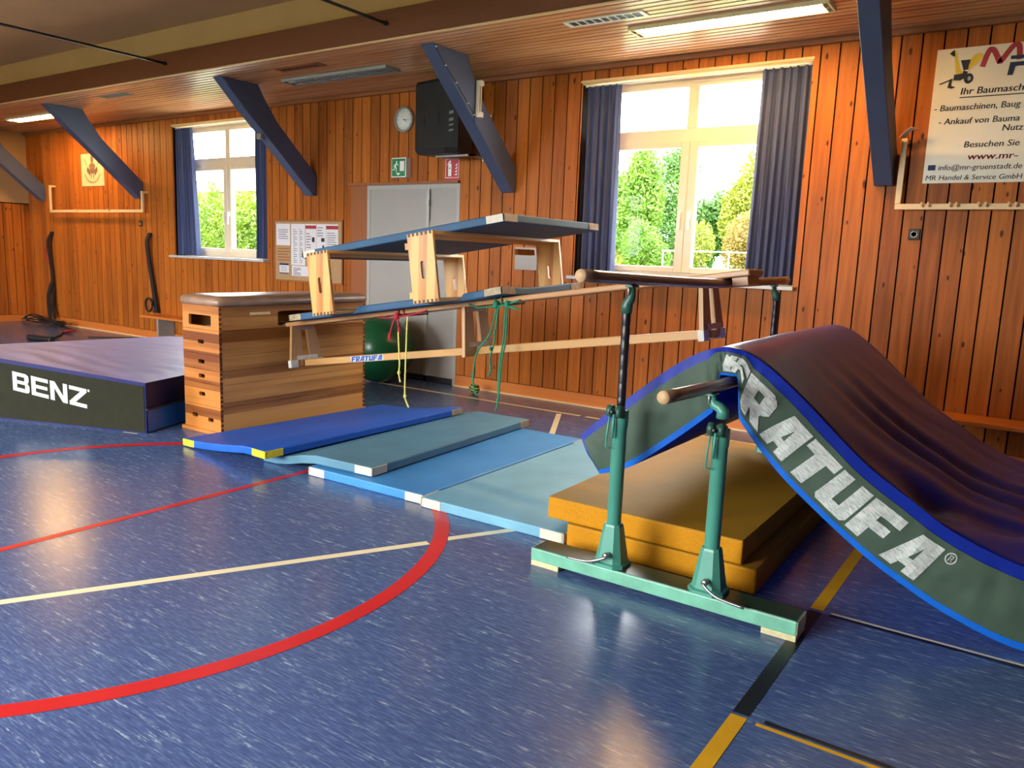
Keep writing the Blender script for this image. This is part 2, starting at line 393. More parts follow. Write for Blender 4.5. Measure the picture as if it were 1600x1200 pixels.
def text_bm(bm, body, f, width=None, height=0.05, bold=0.0, shear=0.0, mi=0, align='LEFT'):
    """flat text mapped by f(x,y); returns width"""
    cu = bpy.data.curves.new('lettering', 'FONT'); cu.body = body; cu.size = 1.0; cu.shear = shear; cu.resolution_u = 3
    to = bpy.data.objects.new('lettering', cu); COL.objects.link(to); bpy.context.view_layer.update()
    me = to.evaluated_get(bpy.context.evaluated_depsgraph_get()).to_mesh()
    vs = [v.co.copy() for v in me.vertices]; ps = [list(p.vertices) for p in me.polygons]
    bpy.data.objects.remove(to)
    bpy.data.curves.remove(cu)
    x0 = min(v.x for v in vs); x1 = max(v.x for v in vs); 
    cap = 0.72
    sy_ = height/cap; sx_ = sy_ if width is None else width/(x1-x0)
    for dx in ((-0.5, 0.5) if bold else (0.0,)):   # a heavier face: the strokes are laid twice, a hair apart
        nv = [bm.verts.new(f((v.x-x0)*sx_+dx*bold*1.3*sx_, v.y*sy_)) for v in vs]
        for p in ps:
            try: bm.faces.new([nv[i] for i in p]).material_index = mi
            except ValueError: pass
    return (x1-x0)*sx_
def smoothstep(a, b, x):
    t = max(0, min(1, (x-a)/(b-a))); return t*t*(3-2*t)
def cat_rom(P, t):
    n = len(P)-1; i = min(int(t), n-1); q = t-i
    p0 = Vector(P[max(i-1, 0)]); p1 = Vector(P[i]); p2 = Vector(P[i+1]); p3 = Vector(P[min(i+2, n)])
    return 0.5*((2*p1) + (p2-p0)*q + (2*p0-5*p1+4*p2-p3)*q*q + (-p0+3*p1-3*p2+p3)*q**3)
def spline(P, n=8):
    return [cat_rom(P, i/n) for i in range((len(P)-1)*n+1)]
I3 = lambda x, y, z: Vector((x, y, z))

# ------------------------------------------------------------------ room shell
XL, XR, YB, YF, ZC = -15.45, 7.0, 7.0, -3.6, 3.33
WIN = [(-10.96, -8.84), (-4.06, -1.88)]; WZ0, WZ1 = 1.30, 3.18
OPW = [(-12.2, -8.6), (-6.0, -2.2)]; OZ0 = 1.1
DX0, DX1, DZ = -6.97, -5.55, 2.26
bm = newbm(); box(bm, XL-0.3, XR+0.3, YF-0.3, YB+0.12, -0.15, 0.0)
floor = struct('floor', bm, MT['floor'])
def line(name, poly, mat, z=0.0015):
    b = newbm(); b.faces.new([b.verts.new((x, y, z)) for x, y in poly]); o = obj(name, b, mat, floor); return o
def arc(name, cx, cy_, r, w, a0, a1, mat, n=96):
    b = newbm(); quadgrid(b, [[(cx+rr*math.cos(a0+(a1-a0)*i/n), cy_+rr*math.sin(a0+(a1-a0)*i/n), 0.0015) for rr in (r-w/2, r+w/2)] for i in range(n+1)]); return obj(name, b, mat, floor)
def seg(name, p, q, w, mat, z=0.0015):
    p, q = Vector(p), Vector(q); d = (q-p).normalized(); n = Vector((-d.y, d.x))*w/2
    return line(name, [p+n, p-n, q-n, q+n], mat, z)
arc('red_circle_line', -4.02, 2.09, 1.80, 0.08, 0, 2*math.pi, MT['lred'])
seg('red_straight_line', (-4.02, 0.29), (-4.02, 3.89), 0.05, MT['lred'])
seg('white_diagonal_line', (-3.9, 0.46), (-2.526, 2.995), 0.05, MT['lwhite'], 0.001)
seg('white_diagonal_line', (-2.49, 3.10), (-2.2, 3.63), 0.05, MT['lwhite'], 0.001)
seg('white_tape_mark', (-5.93, 3.29), (-5.80, 3.33), 0.02, MT['lwhite'])
seg('white_side_line', (-9.0, 6.50), (-3.62, 6.50), 0.05, MT['lwhite'])
seg('white_side_line', (-3.56, 6.50), (2.0, 6.50), 0.05, MT['lwhite'])
seg('white_diagonal_line', (-3.82, 6.44), (-3.36, 5.55), 0.05, MT['lwhite'])
def vline(y0, y1, m): line('thick_court_line', [(-0.727, y0), (-0.672, y0), (-0.672, y1), (-0.727, y1)], m)
vline(-1.0, 2.445, MT['lyellow']); vline(2.46, 3.45, MT['lblack']); vline(3.475, 6.45, MT['lyellow'])
seg('thin_court_line', (-0.64, 2.432), (5, 2.432), 0.02, MT['lyellow']); seg('thin_court_line', (-0.62, 2.462), (5, 2.462), 0.02, MT['lblack'])
seg('thin_court_line', (-0.64, 3.472), (5, 3.472), 0.016, MT['lwhite']); seg('thin_court_line', (-0.64, 3.447), (5, 3.447), 0.02, MT['lblack'])

def wall_with_holes(bm, x0, x1, y0, y1, z0, z1, holes):
    xs = sorted({x0, x1, *[h[0] for h in holes], *[h[1] for h in holes]})
    for a, b in zip(xs, xs[1:]):
        hs = [h for h in holes if h[0] <= a+1e-6 and h[1] >= b-1e-6]
        z = z0
        for h in sorted(hs, key=lambda h: h[2]):
            if h[2] > z+1e-6: box(bm, a, b, y0, y1, z, h[2])
            z = h[3]
        if z < z1-1e-6: box(bm, a, b, y0, y1, z, z1)
HOLES = [(a, b, WZ0, WZ1) for a, b in WIN] + [(DX0, DX1, 0.0, DZ)]
bm = newbm(); wall_with_holes(bm, XL-0.3, XR+0.3, 7.012, 7.30, 0.0, 3.5, [(a, b, WZ0, WZ1) for a, b in WIN])
wall_back = struct('wall_back', bm, MT['gap'])
# pine boards on the back wall: every board is its own raised strip
bm = newbm()
pw = 0.15; x = -0.025 - pw*103
while x < XR:
    a, b = max(x+0.006, XL), min(x+pw-0.006, XR)
    segs = [(a, b, [])]
    cuts = sorted({a, b, *[h[0] for h in HOLES if a < h[0] < b], *[h[1] for h in HOLES if a < h[1] < b], *([-7.23] if a < -7.23 < b else [])})
    for c0, c1 in zip(cuts, cuts[1:]):
        z = 0.13
        if c0 >= -7.2301 and c1 <= DX1+1e-6: z = DZ+0.03
        for h in sorted([h for h in HOLES if h[0] <= c0+1e-6 and h[1] >= c1-1e-6], key=lambda h: h[2]):
            if h[2] > z+1e-6: box(bm, c0, c1, 6.998, 7.012, z, h[2])
            z = max(z, h[3])
        box(bm, c0, c1, 6.998, 7.012, z, ZC)
    x += pw
obj('wall_boards', bm, MT['wall'], wall_back)
bm = newbm(); box(bm, XL, -7.23, 6.985, 7.012, 0.012, 0.125); struct('baseboard_left', bm, MT['base'])
bm = newbm(); box(bm, DX1, XR, 6.985, 7.012, 0.012, 0.125); struct('baseboard_right', bm, MT['base'])
bm = newbm(); box(bm, XL, DX0, 6.955, 6.998, 0.0, 0.014); struct('trim_1', bm, MT['trimwood'])
bm = newbm(); box(bm, DX1, XR, 6.955, 6.998, 0.0, 0.014); struct('trim_2', bm, MT['trimwood'])
bm = newbm(); box(bm, XL, XR, 6.95, 6.997, ZC-0.045, ZC, bev=0.006); struct('trim_3', bm, MT['brown'])
bm = newbm(); box(bm, -7.23, DX0, 6.99, 7.012, 0.0, DZ+0.03); struct('trim_4', bm, MT['brown'])
bm = newbm(); box(bm, -7.25, DX1, 6.95, 6.997, DZ, DZ+0.03); struct('trim_5', bm, MT['brown'])
# left wall
bm = newbm(); box(bm, XL-0.3, XL, YF, YB+0.3, 0.0, 2.10); wall_left = struct('wall_left', bm, MT['gap'])
bm = newbm(); y = 7.0
while y > YF:
    box(bm, XL, XL+0.014, max(y-0.144, YF), y-0.006, 0.12, 2.08); y -= 0.15
obj('wall_boards', bm, MT['wall_l'], wall_left)
bm = newbm(); box(bm, XL-0.3, XL, YF, YB+0.3, 2.10, 4.2); obj('wall_plaster', bm, MT['plaster'], wall_left)
bm = newbm(); box(bm, XL, XL+0.03, YF, 6.98, 0.0, 0.115); struct('baseboard_side', bm, MT['base'])
bm = newbm(); box(bm, XR, XR+0.3, YF, YB, 0.0, 4.2); struct('wall_right', bm, MT['wall_l'])
bm = newbm(); wall_with_holes(bm, XL-0.3, XR+0.3, YF-0.30, YF, 0.0, 3.5, [(a, b, OZ0, WZ1) for a, b in OPW]); struct('wall_front', bm, MT['wall'])
# lower slatted ceilings, beams, upper ceiling
for nm, ya, yb in (('ceiling', 5.35, 7.0), ('ceiling_far', -3.6, -1.95)):
    bm = newbm(); box(bm, XL, XR, ya, yb+ (0.012 if yb > 0 else 0), ZC+0.018, ZC+0.05); c = struct(nm, bm, MT['gap'])
    bm = newbm(); y = ya
    while y < yb-0.01:
        box(bm, XL, XR, y+0.011, min(y+0.072, yb), ZC, ZC+0.018); y += 0.083
    obj('ceiling_slats', bm, MT['ceil'], c)
bm = newbm(); box(bm, XL, XR, 5.345, 5.50, ZC+0.051, 3.57); box(bm, XL, XR, 5.345, 5.35, ZC+0.004, ZC+0.051); struct('trim_beam_back', bm, MT['beam'])
bm = newbm(); box(bm, XL, XR, 5.352, 5.375, ZC-0.012, ZC-0.0005); struct('trim_beam_strip', bm, MT['trimwood'])
bm = newbm(); box(bm, XL, XR, -2.10, -1.945, ZC+0.051, 3.57); struct('trim_beam_front', bm, MT['beam'])
bm = newbm(); box(bm, XL, XR, 5.40, 5.5, 3.57, 3.84); box(bm, XL, XR, -2.1, -2.0, 3.57, 3.84)
box(bm, XL, XR, -2.1, 5.5, 3.84, 3.95); struct('ceiling_upper', bm, MT['plaster'])

bm = newbm(); prism(bm, [(-4.2, 3.96), (7.6, 3.96), (1.7, 8.6)], lambda u, v, q: Vector((q, u, v)), XL-0.6, XR+0.6); struct('roof', bm, MT['roof'])  # unseen roof mass, added to keep the southern glow off the trees
# windows
def window(nm, x0, x1, hinge):
    yf0, yf1 = 7.17, 7.24; zc0, zc1 = WZ0+0.02, WZ1
    w = bpy.data.objects.new(nm, None); COL.objects.link(w); w['kind'] = 'structure'; w.location = ((x0+x1)/2, 7.2, zc0)
    B = w.location
    def P(name, b, m, par=None): return obj(name, b, m, par or w, B)
    xm = (x0+x1)/2
    b = newbm()
    F = 0.065
    box(b, x0, x1, yf0, yf1, zc1-F-0.02, zc1, bev=0.006); box(b, x0, x1, yf0, yf1, zc0, zc0+0.07, bev=0.006)
    box(b, x0, x0+F, yf0, yf1, zc0+0.07, zc1-F-0.02); box(b, x1-F, x1, yf0, yf1, zc0+0.07, zc1-F-0.02)
    box(b, x0+F, x1-F, yf0, yf1, 2.60, 2.725, bev=0.006)
    box(b, xm-0.05, xm+0.05, yf0, yf1, 2.725, zc1-F-0.02)
    P('window_frame', b, MT['white'])
    for s in (-1, 1):
        a, c = (x0+F, xm) if s < 0 else (xm, x1-F)
        b = newbm(); t = 0.085; z0, z1 = zc0+0.07, 2.60
        box(b, a, a+t, yf0-0.02, yf1-0.01, z0, z1, bev=0.008); box(b, c-t, c, yf0-0.02, yf1-0.01, z0, z1, bev=0.008)
        box(b, a+t, c-t, yf0-0.02, yf1-0.01, z0, z0+0.055, bev=0.008); box(b, a+t, c-t, yf0-0.02, yf1-0.01, z1-0.05, z1, bev=0.008)
        sa = P('sash', b, MT['white'])
        b = newbm(); box(b, a+t, c-t, yf0+0.02, yf0+0.026, z0+0.05, z1-0.05); P('pane', b, MT['glass'], sa)
        b = newbm(); hx = xm+s*0.045
        box(b, hx-0.014, hx+0.014, yf0-0.035, yf0-0.02, 1.90, 1.97, bev=0.003); box(b, hx-0.01, hx+0.01, yf0-0.06, yf0-0.035, 1.79, 1.955, bev=0.004)
        P('window_handle', b, MT['signwhite'], sa)
        b = newbm(); box(b, (x0+F if s < 0 else xm+0.05), (xm-0.05 if s < 0 else x1-F), yf0+0.02, yf0+0.026, 2.725, zc1-F-0.02); P('pane', b, MT['glass'])
    b = newbm(); box(b, x0-0.03, x1+0.03, 6.90, 7.17, WZ0-0.015, WZ0+0.02, bev=0.006); P('window_sill', b, MT['sill'])
    b = newbm(); box(b, x0, x1, 7.0, 7.17, WZ1-0.012, WZ1); box(b, x0-0.012, x1+0.012, 6.985, 7.0, WZ1, WZ1+0.022); P('lintel_board', b, MT['trimwood'])
    b = newbm(); tube(b, [(x0+0.02, 7.03, WZ1-0.03), (x1-0.02, 7.03, WZ1-0.03)], 0.007); P('curtain_rail', b, MT['signwhite'])
window('window_1', *WIN[0], 0); window('window_2', *WIN[1], 0)
for i, (a, b_) in enumerate(OPW):
    b = newbm(); xm = (a+b_)/2
    for q in ((a, b_, 3.1, WZ1), (a, b_, OZ0, OZ0+0.09), (a, b_, 2.6, 2.72), (a, a+0.07, OZ0, WZ1), (b_-0.07, b_, OZ0, WZ1), (xm-0.06, xm+0.06, OZ0, WZ1)):
        box(b, q[0], q[1], -3.84, -3.78, q[2], q[3])
    o = struct('window_%d' % (i+3), b, MT['white']); b = newbm(); box(b, a, b_, -3.815, -3.81, OZ0, WZ1); obj('pane', b, MT['glass'], o)
# curtains
def curtain(x0, x1, label, seed, xb0=None, xb1=None):
    rnd = random.Random(seed); n = 90; b = newbm(); rows = []
    xb0 = x0 if xb0 is None else xb0; xb1 = x1 if xb1 is None else xb1
    nf = max(4, round((x1-x0)/0.068)); ph = rnd.random()*6
    nz = 26
    for j in range(nz+1):
        t = j/nz; z = WZ1-0.03 - t*(WZ1-0.03-(WZ0+0.03)); row = []
        for i in range(n+1):
            u = i/n; xx = (x0+(x1-x0)*u)*(1-t) + (xb0+(xb1-xb0)*u)*t
            a = 0.018+0.016*t
            yy = 7.035 + a*math.sin(u*nf*2*math.pi+ph+0.5*math.sin(3*t+ph)) + 0.008*math.sin(u*nf*4.7*math.pi+ph*2)*(0.4+t) + 0.006*noise.noise(Vector((u*8, t*2, seed)))
            row.append((xx, yy, z))
        rows.append(row)
    back = [[(p[0], p[1]+0.006, p[2]) for p in r] for r in rows]
    for r, rb in zip(rows, back): r.extend(reversed(rb))
    _, fs = quadgrid(b, rows, closed_v=True)
    for f in fs: f.smooth = True
    o = obj('curtain', b, MT['curtain'], None, ((x0+x1)/2, 7.0, WZ0)); tag(o, label, 'curtain')
curtain(-10.94, -10.55, 'dark blue curtain at left side of the far window', 1, -10.94, -10.42)
curtain(-9.10, -8.86, 'dark blue curtain at right side of the far window, partly behind a brace', 2)
curtain(-4.03, -3.66, 'dark blue curtain at left side of the large near window', 3, -4.02, -3.64)
curtain(-2.31, -1.90, 'dark blue curtain at right side of the large near window', 4, -2.33, -1.89)
# door
d = bpy.data.objects.new('door_1', None); COL.objects.link(d); d['kind'] = 'structure'; d.location = (-6.26, 7.0, 0)
def DP(name, b, m, par=None): return obj(name, b, m, par or d, d.location)
b = newbm(); box(b, DX0, DX0+0.05, 6.992, 7.012, 0, DZ); box(b, DX1-0.045, DX1, 6.992, 7.012, 0, DZ); box(b, DX0+0.05, DX1-0.045, 6.992, 7.012, DZ-0.05, DZ); DP('door_frame', b, MT['doorframe'])
b = newbm(); box(b, DX0+0.05, -6.005, 6.998, 7.010, 0.008, DZ-0.05); l1 = DP('door_leaf', b, MT['door'])
b = newbm(); box(b, -5.985, DX1-0.045, 6.998, 7.010, 0.008, DZ-0.05); l2 = DP('door_leaf', b, MT['door'])
b = newbm(); box(b, -6.03, -5.985, 6.985, 6.998, 0.008, DZ-0.05); DP('rebate_strip', b, MT['doorframe'], l1)
b = newbm(); box(b, -6.0, -5.975, 6.97, 6.985, 1.85, DZ-0.06); box(b, -6.005, -5.97, 6.955, 6.985, 2.02, 2.09); DP('shoot_bolt', b, MT['steel'], l1)
b = newbm(); box(b, DX0+0.05, DX1-0.045, 6.985, 6.998, 0.008, 0.07); DP('kick_plate', b, MT['darksteel'], l1)

# ------------------------------------------------------------------ blue braces
def brace(xc, label, w=0.15, poly=None, extra=None):
    t = Thing('roof_brace', label, 'brace', (xc, 6.99, 2.15), 'blue braces along the window wall')
    poly = poly or [(5.62, ZC-0.001), (6.12, ZC-0.001), (6.20, 3.20), (6.38, 2.96), (6.99, 2.40), (6.99, 2.15), (6.93, 2.15), (6.22, 2.78), (5.92, 3.04)]
    bm = newbm(); prism(bm, poly, lambda u, v, q: Vector((q, u, v)), xc-w/2, xc+w/2)
    bmesh.ops.recalc_face_normals(bm, faces=bm.faces[:])
    bmesh.ops.bevel(bm, geom=[e for e in bm.edges if len(e.link_faces) == 2 and e.calc_face_angle(0) > 1.2], offset=0.005, segments=1, affect='EDGES')
    t.part('timber', bm, MT['brace'])
    if extra: extra(t)
    return t
brace(-14.88, 'blue-grey slanted timber brace nearest the left end wall')
brace(-11.83, 'blue-grey slanted timber brace just left of the far window, by a lit ceiling light')
def ex2(t):
    bm = newbm(); box(bm, -7.97, -7.89, 6.17, 6.20, 2.74, 2.80, f=lambda x, y, z: Vector((x, y+0.0, z))); t.part('metal_plate', bm, MT['galv'])
brace(-7.93, 'dark blue slanted timber brace at right edge of the far window', extra=ex2)
def ex3(t):
    bm = newbm(); pts = [(5.62, 3.27), (5.76, 3.14), (5.92, 3.02), (6.10, 2.87), (6.20, 2.78), (6.21, 2.70)]
    path = spline([(-4.801, a+0.03, z+0.03) for a, z in pts], 4); tube(bm, path, 0.004, 6); t.part('cable', bm, MT['black'])
    for a, z in pts[:5]:
        bm = newbm(); box(bm, -4.803, -4.792, a+0.024, a+0.036, z+0.024, z+0.036); t.part('cable_clip', bm, MT['signwhite'])
    bm = newbm()
    box(bm, -4.80, -4.787, 6.255, 6.30, 2.80, 3.13); box(bm, -4.787, -4.765, 6.255, 6.262, 2.80, 3.13); box(bm, -4.787, -4.765, 6.292, 6.30, 2.80, 3.13)
    box(bm, -4.787, -4.74, 6.25, 6.305, 3.08, 3.13, bev=0.005); box(bm, -4.787, -4.74, 6.25, 6.305, 2.79, 2.84, bev=0.005)
    t.part('lamp_holder_channel', bm, MT['banner'], label='cream slotted channel')
brace(-4.88, 'blue-grey slanted timber brace beside the black loudspeaker', extra=ex3)
def ex4(t):
    bm = newbm(); box(bm, -1.29, -1.22, 6.42, 6.46, 2.83, 2.88, bev=0.004, f=lambda x, y, z: Vector((x, y-0.06, z-0.0))); t.part('steel_catch', bm, MT['brace'])
    bm = newbm(); lathe(bm, [(0.0, -0.012), (0.022, -0.01), (0.022, 0.03)], (-1.26, 6.13, 3.05), 12, axis='Y'); t.part('bolt', bm, MT['darksteel'])
    bm = newbm(); box(bm, -1.327, -1.157, 5.6, 6.28, 0, 0.0); bm.free()
brace(-1.235, 'blue-grey slanted timber brace right of the near window, close to the advertising board', w=0.14, extra=ex4)

# ------------------------------------------------------------------ ceiling lights, vents, rods
def ceiling_light(x0, x1, y0, y1, label, lit):
    t = Thing('ceiling_light', label, 'ceiling light', ((x0+x1)/2, (y0+y1)/2, ZC), 'recessed ceiling lights')
    z = ZC-0.0005
    bm = newbm(); e = 0.014
    for q in ((x0, x1, y0, y0+e), (x0, x1, y1-e, y1), (x0, x0+e, y0+e, y1-e), (x1-e, x1, y0+e, y1-e)): box(bm, q[0], q[1], q[2], q[3], z-0.03, z)
    t.part('frame', bm, MT['lamphousing'] if lit else MT['lampgrey'])
    bm = newbm(); box(bm, x0+e, x1-e, y0+e, y1-e, z-0.004, z); t.part('reflector', bm, MT['lamphousing'] if lit else MT['lampgrey'])
    ym = (y0+y1)/2
    for s in (-1, 1):
        bm = newbm(); tube(bm, [(x0+0.06, ym+s*(y1-y0)*0.24, z-0.018), (x1-0.06, ym+s*(y1-y0)*0.24, z-0.018)], 0.013, 10)
        t.part('fluorescent_tube', bm, MT['tube'] if lit else MT['lampgrey'])
    bm = newbm(); box(bm, x0+e, x1-e, ym-0.006, ym+0.006, z-0.028, z-0.004); t.part('centre_rib', bm, MT['lamphousing'] if lit else MT['lampgrey'])
    for xx in ([x0+0.05, x1-0.05] if lit else [x0+e+(x1-x0-2*e)*k/16 for k in range(1, 16)]):
        for ya, yb in ((y0+e, ym-0.006), (ym+0.006, y1-e)):
            bm = newbm(); box(bm, xx-0.003, xx+0.003, ya, yb, z-0.029, z-0.004); t.part('louvre', bm, MT['lamphousing'] if lit else MT['lampgrey'])
ceiling_light(-3.08, -1.54, 5.98, 6.21, 'lit fluorescent ceiling light above the near window', True)
ceiling_light(-13.95, -12.42, 6.03, 6.26, 'lit fluorescent ceiling light at the far left beside a brace', True)
ceiling_light(-7.38, -5.79, 6.05, 6.27, 'unlit grey louvred ceiling light above the loudspeaker', False)
def vent(x0, x1, y0, y1, label, mat, nf=9):
    t = Thing('ceiling_vent', label, 'vent', ((x0+x1)/2, (y0+y1)/2, ZC), 'ceiling vents near the beam')
    z = ZC-0.0005; bm = newbm(); e = 0.018
    for q in ((x0, x1, y0, y0+e), (x0, x1, y1-e, y1), (x0, x0+e*2, y0+e, y1-e), (x1-e*2, x1, y0+e, y1-e)): box(bm, q[0], q[1], q[2], q[3], z-0.008, z)
    t.part('frame', bm, mat)
    bm = newbm(); box(bm, x0+e*2, x1-e*2, y0+e, y1-e, z-0.002, z); t.part('dark_opening', bm, MT['black'])
    for k in range(1, nf):
        xx = x0+2*e+(x1-x0-4*e)*k/nf; bm = newbm(); box(bm, xx-0.006, xx+0.006, y0+e, y1-e, z-0.007, z-0.002); t.part('fin', bm, mat)
vent(-3.48, -2.79, 5.63, 5.77, 'white slotted ceiling vent left of the lit light over the near window', MT['signwhite'])
vent(-7.03, -6.36, 5.68, 5.80, 'brown slotted ceiling vent above the unlit ceiling light', MT['brown'])
vent(-10.52, -9.86, 5.66, 5.80, 'pale slotted ceiling vent between the two left braces', MT['lampgrey'])
vent(-14.6, -13.75, 5.62, 5.75, 'pale ceiling vent at far left beside the lit light', MT['lampgrey'])
for xx, lab in ((-5.108, 'thin dark steel tie rod ending at the beam above the loudspeaker'), (-8.449, 'long thin dark steel tie rod at upper left under the cream ceiling')):
    t = Thing('tie_rod', lab, 'tie rod', (xx, 5.345, 3.455), 'steel tie rods under the upper ceiling')
    bm = newbm(); tube(bm, [(xx, 5.345, 3.455), (xx, -1.945, 3.455)], 0.014, 8); t.part('rod', bm, MT['darksteel'])
    bm = newbm(); lathe(bm, [(0.022, -0.03), (0.022, 0.0)], (xx, 5.344, 3.455), 6, axis='Y'); t.part('nut', bm, MT['darksteel'])

# ------------------------------------------------------------------ things on the window wall
YW = 6.998
def wallf(x0, z0, y): return lambda u, v: Vector((x0+u, y, z0+v))
# clock
t = Thing('wall_clock', 'round white wall clock with grey rim above the door', 'clock', (-6.40, YW, 2.985))
bm = newbm(); lathe(bm, [(0.140, 0.0), (0.142, -0.03), (0.132, -0.042), (0.120, -0.036), (0.118, -0.02)], (-6.38, YW, 2.985), 40, axis='Y'); t.part('rim', bm, MT['lampgrey'])
bm = newbm(); lathe(bm, [(0.0, -0.021), (0.119, -0.02), (0.119, -0.001)], (-6.38, YW, 2.985), 40, axis='Y'); face = t.part('dial', bm, MT['signwhite'])
bm = newbm()
for k in range(12):
    a = k*math.pi/6; c, s = math.sin(a), math.cos(a); l = 0.02 if k % 3 == 0 else 0.012
    p = Vector((-6.38+c*0.108, YW-0.0225, 2.985+s*0.108)); q = Vector((-6.38+c*(0.108-l), YW-0.0225, 2.985+s*(0.108-l))); n = Vector((s, 0, -c))*0.0025
    bm.faces.new([bm.verts.new(v) for v in (p+n, p-n, q-n, q+n)])
t.part('hour_marks', bm, MT['greyink'], face)
for a, l, w in ((math.radians(122), 0.055, 0.005), (math.radians(97), 0.085, 0.0035)):
    bm = newbm(); c, s = math.sin(a), math.cos(a)
    p = Vector((-6.38-c*0.012, YW-0.024, 2.985-s*0.012)); q = Vector((-6.38+c*l, YW-0.024, 2.985+s*l)); n = Vector((s, 0, -c))*w
    bm.faces.new([bm.verts.new(v) for v in (p+n, p-n, q-n*0.5, q+n*0.5)]); t.part('clock_hand', bm, MT['ink'])
# loudspeaker
t = Thing('loudspeaker', 'black loudspeaker cabinet mounted high on the wall above the door', 'loudspeaker', (-5.5, YW, 2.5))
bm = newbm(); ol = [(-5.80, 6.52), (-5.33, 6.44), (-5.22, 6.52), (-5.24, 6.78), (-5.40, 6.93), (-5.66, 6.93)]
rows = []
for z, sc in ((2.51, 0.82), (2.525, 0.93), (2.56, 1.0), (3.22, 1.0), (3.25, 0.96), (3.255, 0.9)):
    cxy = Vector((-5.5, 6.7)); rows.append([(*(cxy+(Vector(p)-cxy)*sc), z) for p in ol])
vs, fs = quadgrid(bm, rows, closed_v=True); bm.faces.new(vs[0]); bm.faces.new(vs[-1]); cab = t.part('cabinet', bm, MT['black'])
fd = (Vector(ol[1])-Vector(ol[0])).normalized(); fn = Vector((fd.y, -fd.x))
def sp(u, v, o=0.004):
    p = Vector(ol[0])+fd*u+fn*o; return Vector((p.x, p.y, 2.56+v))
bm = newbm()
for u0, u1, v0, v1 in ((0.09, 0.16, 0.24, 0.34), (0.20, 0.38, 0.23, 0.36)):
    prism(bm, [(u0, v0), (u1, v0), (u1, v1), (u0, v1)], sp, 0.002, 0.006)
t.part('rear_panel', bm, MT['ink'], cab)
bm = newbm(); fd2 = (Vector(ol[2])-Vector(ol[1])); L2 = fd2.length; fd2.normalize(); fn2 = Vector((fd2.y, -fd2.x))
def sp2(x_, y_):
    p = Vector(ol[1])+fd2*(0.115-y_)+fn2*0.004; return Vector((p.x, p.y, 2.93-x_))
for k, (a, b_) in enumerate(((0.0, 0.03), (0.07, 0.10), (0.13, 0.145), (0.18, 0.20))):
    bm.faces.new([bm.verts.new(sp2(q, w)) for q, w in ((a, 0.03), (b_, 0.03), (b_+0.012, 0.075), (a+0.012, 0.075))])
t.part('pale_lettering', bm, MT['greyink'], cab, label='worn pale vertical lettering')
bm = newbm(); box(bm, -5.60, -5.10, 6.62, 6.68, 2.493, 2.51); box(bm, -5.16, -5.10, 6.62, 6.998, 2.493, 2.51); t.part('bracket_arm', bm, MT['lampgrey'])
bm = newbm(); box(bm, -5.19, -5.175, 6.90, 6.998, 2.47, 2.95); 
for k in range(6): box(bm, -5.175, -5.13, 6.955, 6.975, 2.47+k*0.085, 2.47+k*0.085+0.03)
box(bm, -5.175, -5.165, 6.955, 6.975, 2.47, 2.95); box(bm, -5.14, -5.13, 6.955, 6.975, 2.47, 2.95); t.part('wall_channel', bm, MT['banner'], label='cream slotted channel')
# signs
t = Thing('exit_sign', 'green emergency exit sign box with running figure above the door', 'sign', (-6.40, YW, 2.33))
x0 = -6.505; bm = newbm(); box(bm, x0, x0+0.225, 6.91, YW, 2.335, 2.555, bev=0.004); t.part('lamp_box', bm, MT['signwhite'])
fx = lambda u, v, w=0: Vector((x0+u, 6.908-w, 2.335+v))
bm = newbm(); prism(bm, [(0.012, 0.012), (0.213, 0.012), (0.213, 0.208), (0.012, 0.208)], fx, 0, 0.001); fc = t.part('green_panel', bm, MT['signgreen'])
bm = newbm()
def pl(b, pts, f, s=1.0, ox=0, oy=0, w=0.0015):
    b.faces.new([b.verts.new(f(ox+p[0]*s, oy+p[1]*s, w)) for p in pts])
pl(bm, [(0.135, 0.07), (0.20, 0.07), (0.20, 0.18), (0.135, 0.18)], fx)
pl(bm, [(0.075, 0.05), (0.145, 0.05), (0.11, 0.02)], fx)
pl(bm, [(0.085+0.011*math.cos(a*0.7854), 0.172+0.011*math.sin(a*0.7854)) for a in range(8)], fx)
for q in ([(0.065, 0.155), (0.085, 0.16), (0.075, 0.115), (0.055, 0.115)], [(0.075, 0.155), (0.11, 0.13), (0.112, 0.14), (0.085, 0.165)], [(0.035, 0.12), (0.06, 0.15), (0.068, 0.145), (0.045, 0.115)],
          [(0.06, 0.118), (0.078, 0.118), (0.09, 0.09), (0.082, 0.06), (0.072, 0.062), (0.078, 0.09)], [(0.055, 0.118), (0.068, 0.112), (0.05, 0.082), (0.02, 0.082), (0.02, 0.092), (0.045, 0.092)]): pl(bm, q, fx)
t.part('running_figure_and_door', bm, MT['signwhite'], fc)
t = Thing('fire_extinguisher_sign', 'red fire extinguisher sign with flames above the right door leaf', 'sign', (-5.66, YW, 2.32))
x1 = -5.77; fx = lambda u, v, w=0: Vector((x1+u, 6.994-w, 2.300+v))
bm = newbm(); box(bm, x1, x1+0.205, 6.994, YW, 2.292, 2.533); sg = t.part('plate', bm, MT['signred'])
bm = newbm()
for q in ([(0.006, 0.02), (0.198, 0.02), (0.198, 0.026), (0.006, 0.026)], [(0.006, 0.222), (0.198, 0.222), (0.198, 0.228), (0.006, 0.228)], [(0.006, 0.02), (0.012, 0.02), (0.012, 0.228), (0.006, 0.228)], [(0.192, 0.02), (0.198, 0.02), (0.198, 0.228), (0.192, 0.228)],
          [(0.045, 0.04), (0.09, 0.04), (0.09, 0.165), (0.08, 0.178), (0.055, 0.178), (0.045, 0.165)], [(0.058, 0.182), (0.078, 0.182), (0.085, 0.205), (0.06, 0.21)], [(0.03, 0.16), (0.04, 0.16), (0.06, 0.195), (0.052, 0.2)]): pl(bm, q, fx)
